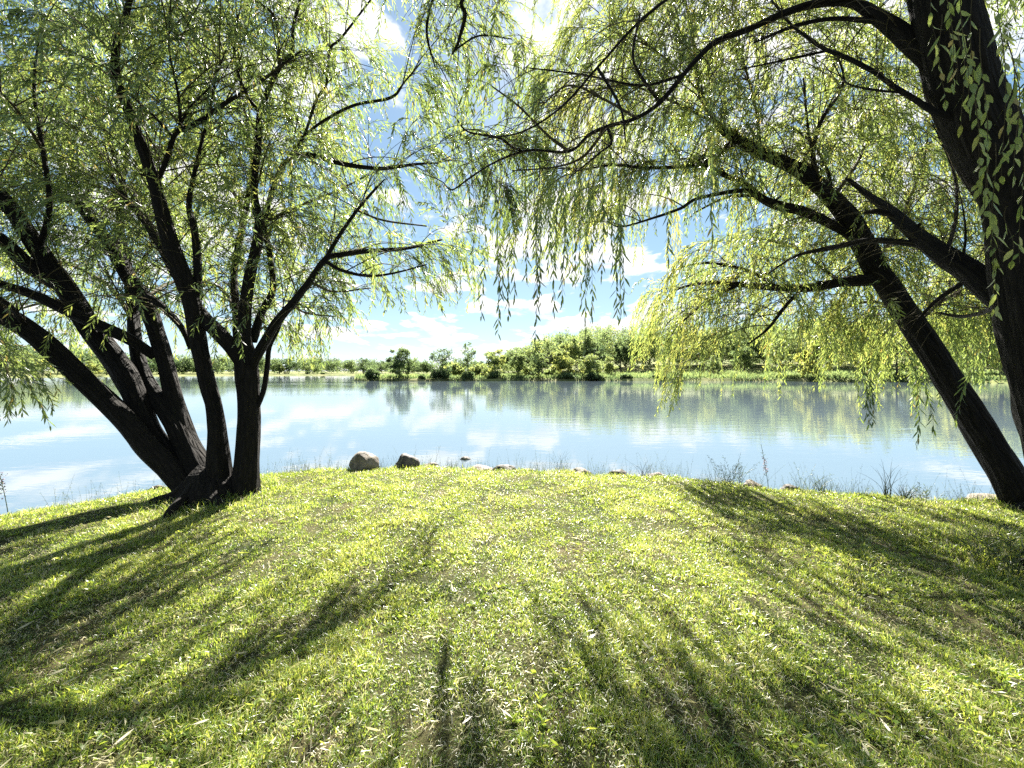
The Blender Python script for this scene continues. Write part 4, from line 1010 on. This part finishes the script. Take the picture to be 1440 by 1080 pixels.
zz = mth('MAXIMUM', sp.outputs[2], 0.0)
def cloud_layer(dz):
    """puffy cumulus seen from below, rows closing up towards the horizon; dz lifts the sample to shade the undersides"""
    za = mth('ADD', mth('ADD', zz, dz), .085)
    cm = N(nt, 'ShaderNodeCombineXYZ')
    nt.links.new(mth('DIVIDE', sp.outputs[0], mth('POWER', za, .5)), cm.inputs[0])
    nt.links.new(mth('MULTIPLY', mth('LOGARITHM', za, 2.718), 1.35), cm.inputs[1])
    nt.links.new(mth('MULTIPLY', sp.outputs[1], .3), cm.inputs[2])
    big = N(nt, 'ShaderNodeTexNoise', Scale=2.6, Detail=1.5, Roughness=.5)
    det = N(nt, 'ShaderNodeTexNoise', Scale=7.5, Detail=8, Roughness=.56)
    nt.links.new(cm.outputs[0], big.inputs['Vector']); nt.links.new(cm.outputs[0], det.inputs['Vector'])
    return mth('ADD', mth('MULTIPLY', big.outputs['Fac'], .62), mth('MULTIPLY', det.outputs['Fac'], .5))
d0 = cloud_layer(0.0); d1 = cloud_layer(.018)
mask = ramp1(.567, .637, d0)
lit = ramp1(-.05, .075, mth('SUBTRACT', d0, d1))          # the density falls off upwards: a lit top edge
col = ramp(nt, [(0, (.80, .86, .95)), (1, (1.12, 1.11, 1.08))], lit)
cb_ = N(nt, 'ShaderNodeMixRGB', blend_type='MULTIPLY'); cb_.inputs[0].default_value = 1; cb_.inputs[2].default_value = (4.6, 4.6, 4.6, 1)
nt.links.new(col.outputs[0], cb_.inputs[1])
def vm(op, a, b):
    n = N(nt, 'ShaderNodeVectorMath', operation=op)
    for i, v in enumerate((a, b)):
        if isinstance(v, tuple): n.inputs[i].default_value = v
        else: nt.links.new(v, n.inputs[i])
    return n.outputs[0]
tinted = vm('MULTIPLY', sky.outputs[0], (.84, 1.08, 1.2))
soft = vm('DIVIDE', tinted, vm('ADD', vm('MULTIPLY', tinted, (.135, .135, .135)), (1., 1., 1.)))   # soft-clips the sky colour so the horizon glow stays below white
mx = N(nt, 'ShaderNodeMixRGB'); nt.links.new(mask, mx.inputs[0]); nt.links.new(soft, mx.inputs[1]); nt.links.new(cb_.outputs[0], mx.inputs[2])
nt.links.new(mx.outputs[0], bg.inputs[0]); nt.links.new(bg.outputs[0], out.inputs[0])

cd = bpy.data.cameras.new('camera'); cam = link(bpy.data.objects.new('camera', cd))
cam.location = (0, 0, CAMZ); cam.rotation_euler = (math.radians(90), 0, 0)
cd.sensor_fit = 'HORIZONTAL'; cd.sensor_width = 36; cd.lens = 36 * F / 1440; cd.shift_y = -(540 - HY) / 1440
cd.clip_start = .05; cd.clip_end = 5000
scene.camera = cam
scene.view_settings.view_transform = 'Standard'; scene.view_settings.look = 'None'; scene.view_settings.exposure = 2.5; scene.view_settings.gamma = 1
scene.cycles.max_bounces = 8; scene.cycles.diffuse_bounces = 3; scene.cycles.glossy_bounces = 3; scene.cycles.transmission_bounces = 5
scene.cycles.caustics_reflective = False; scene.cycles.caustics_refractive = False
scene.cycles.use_denoising = False
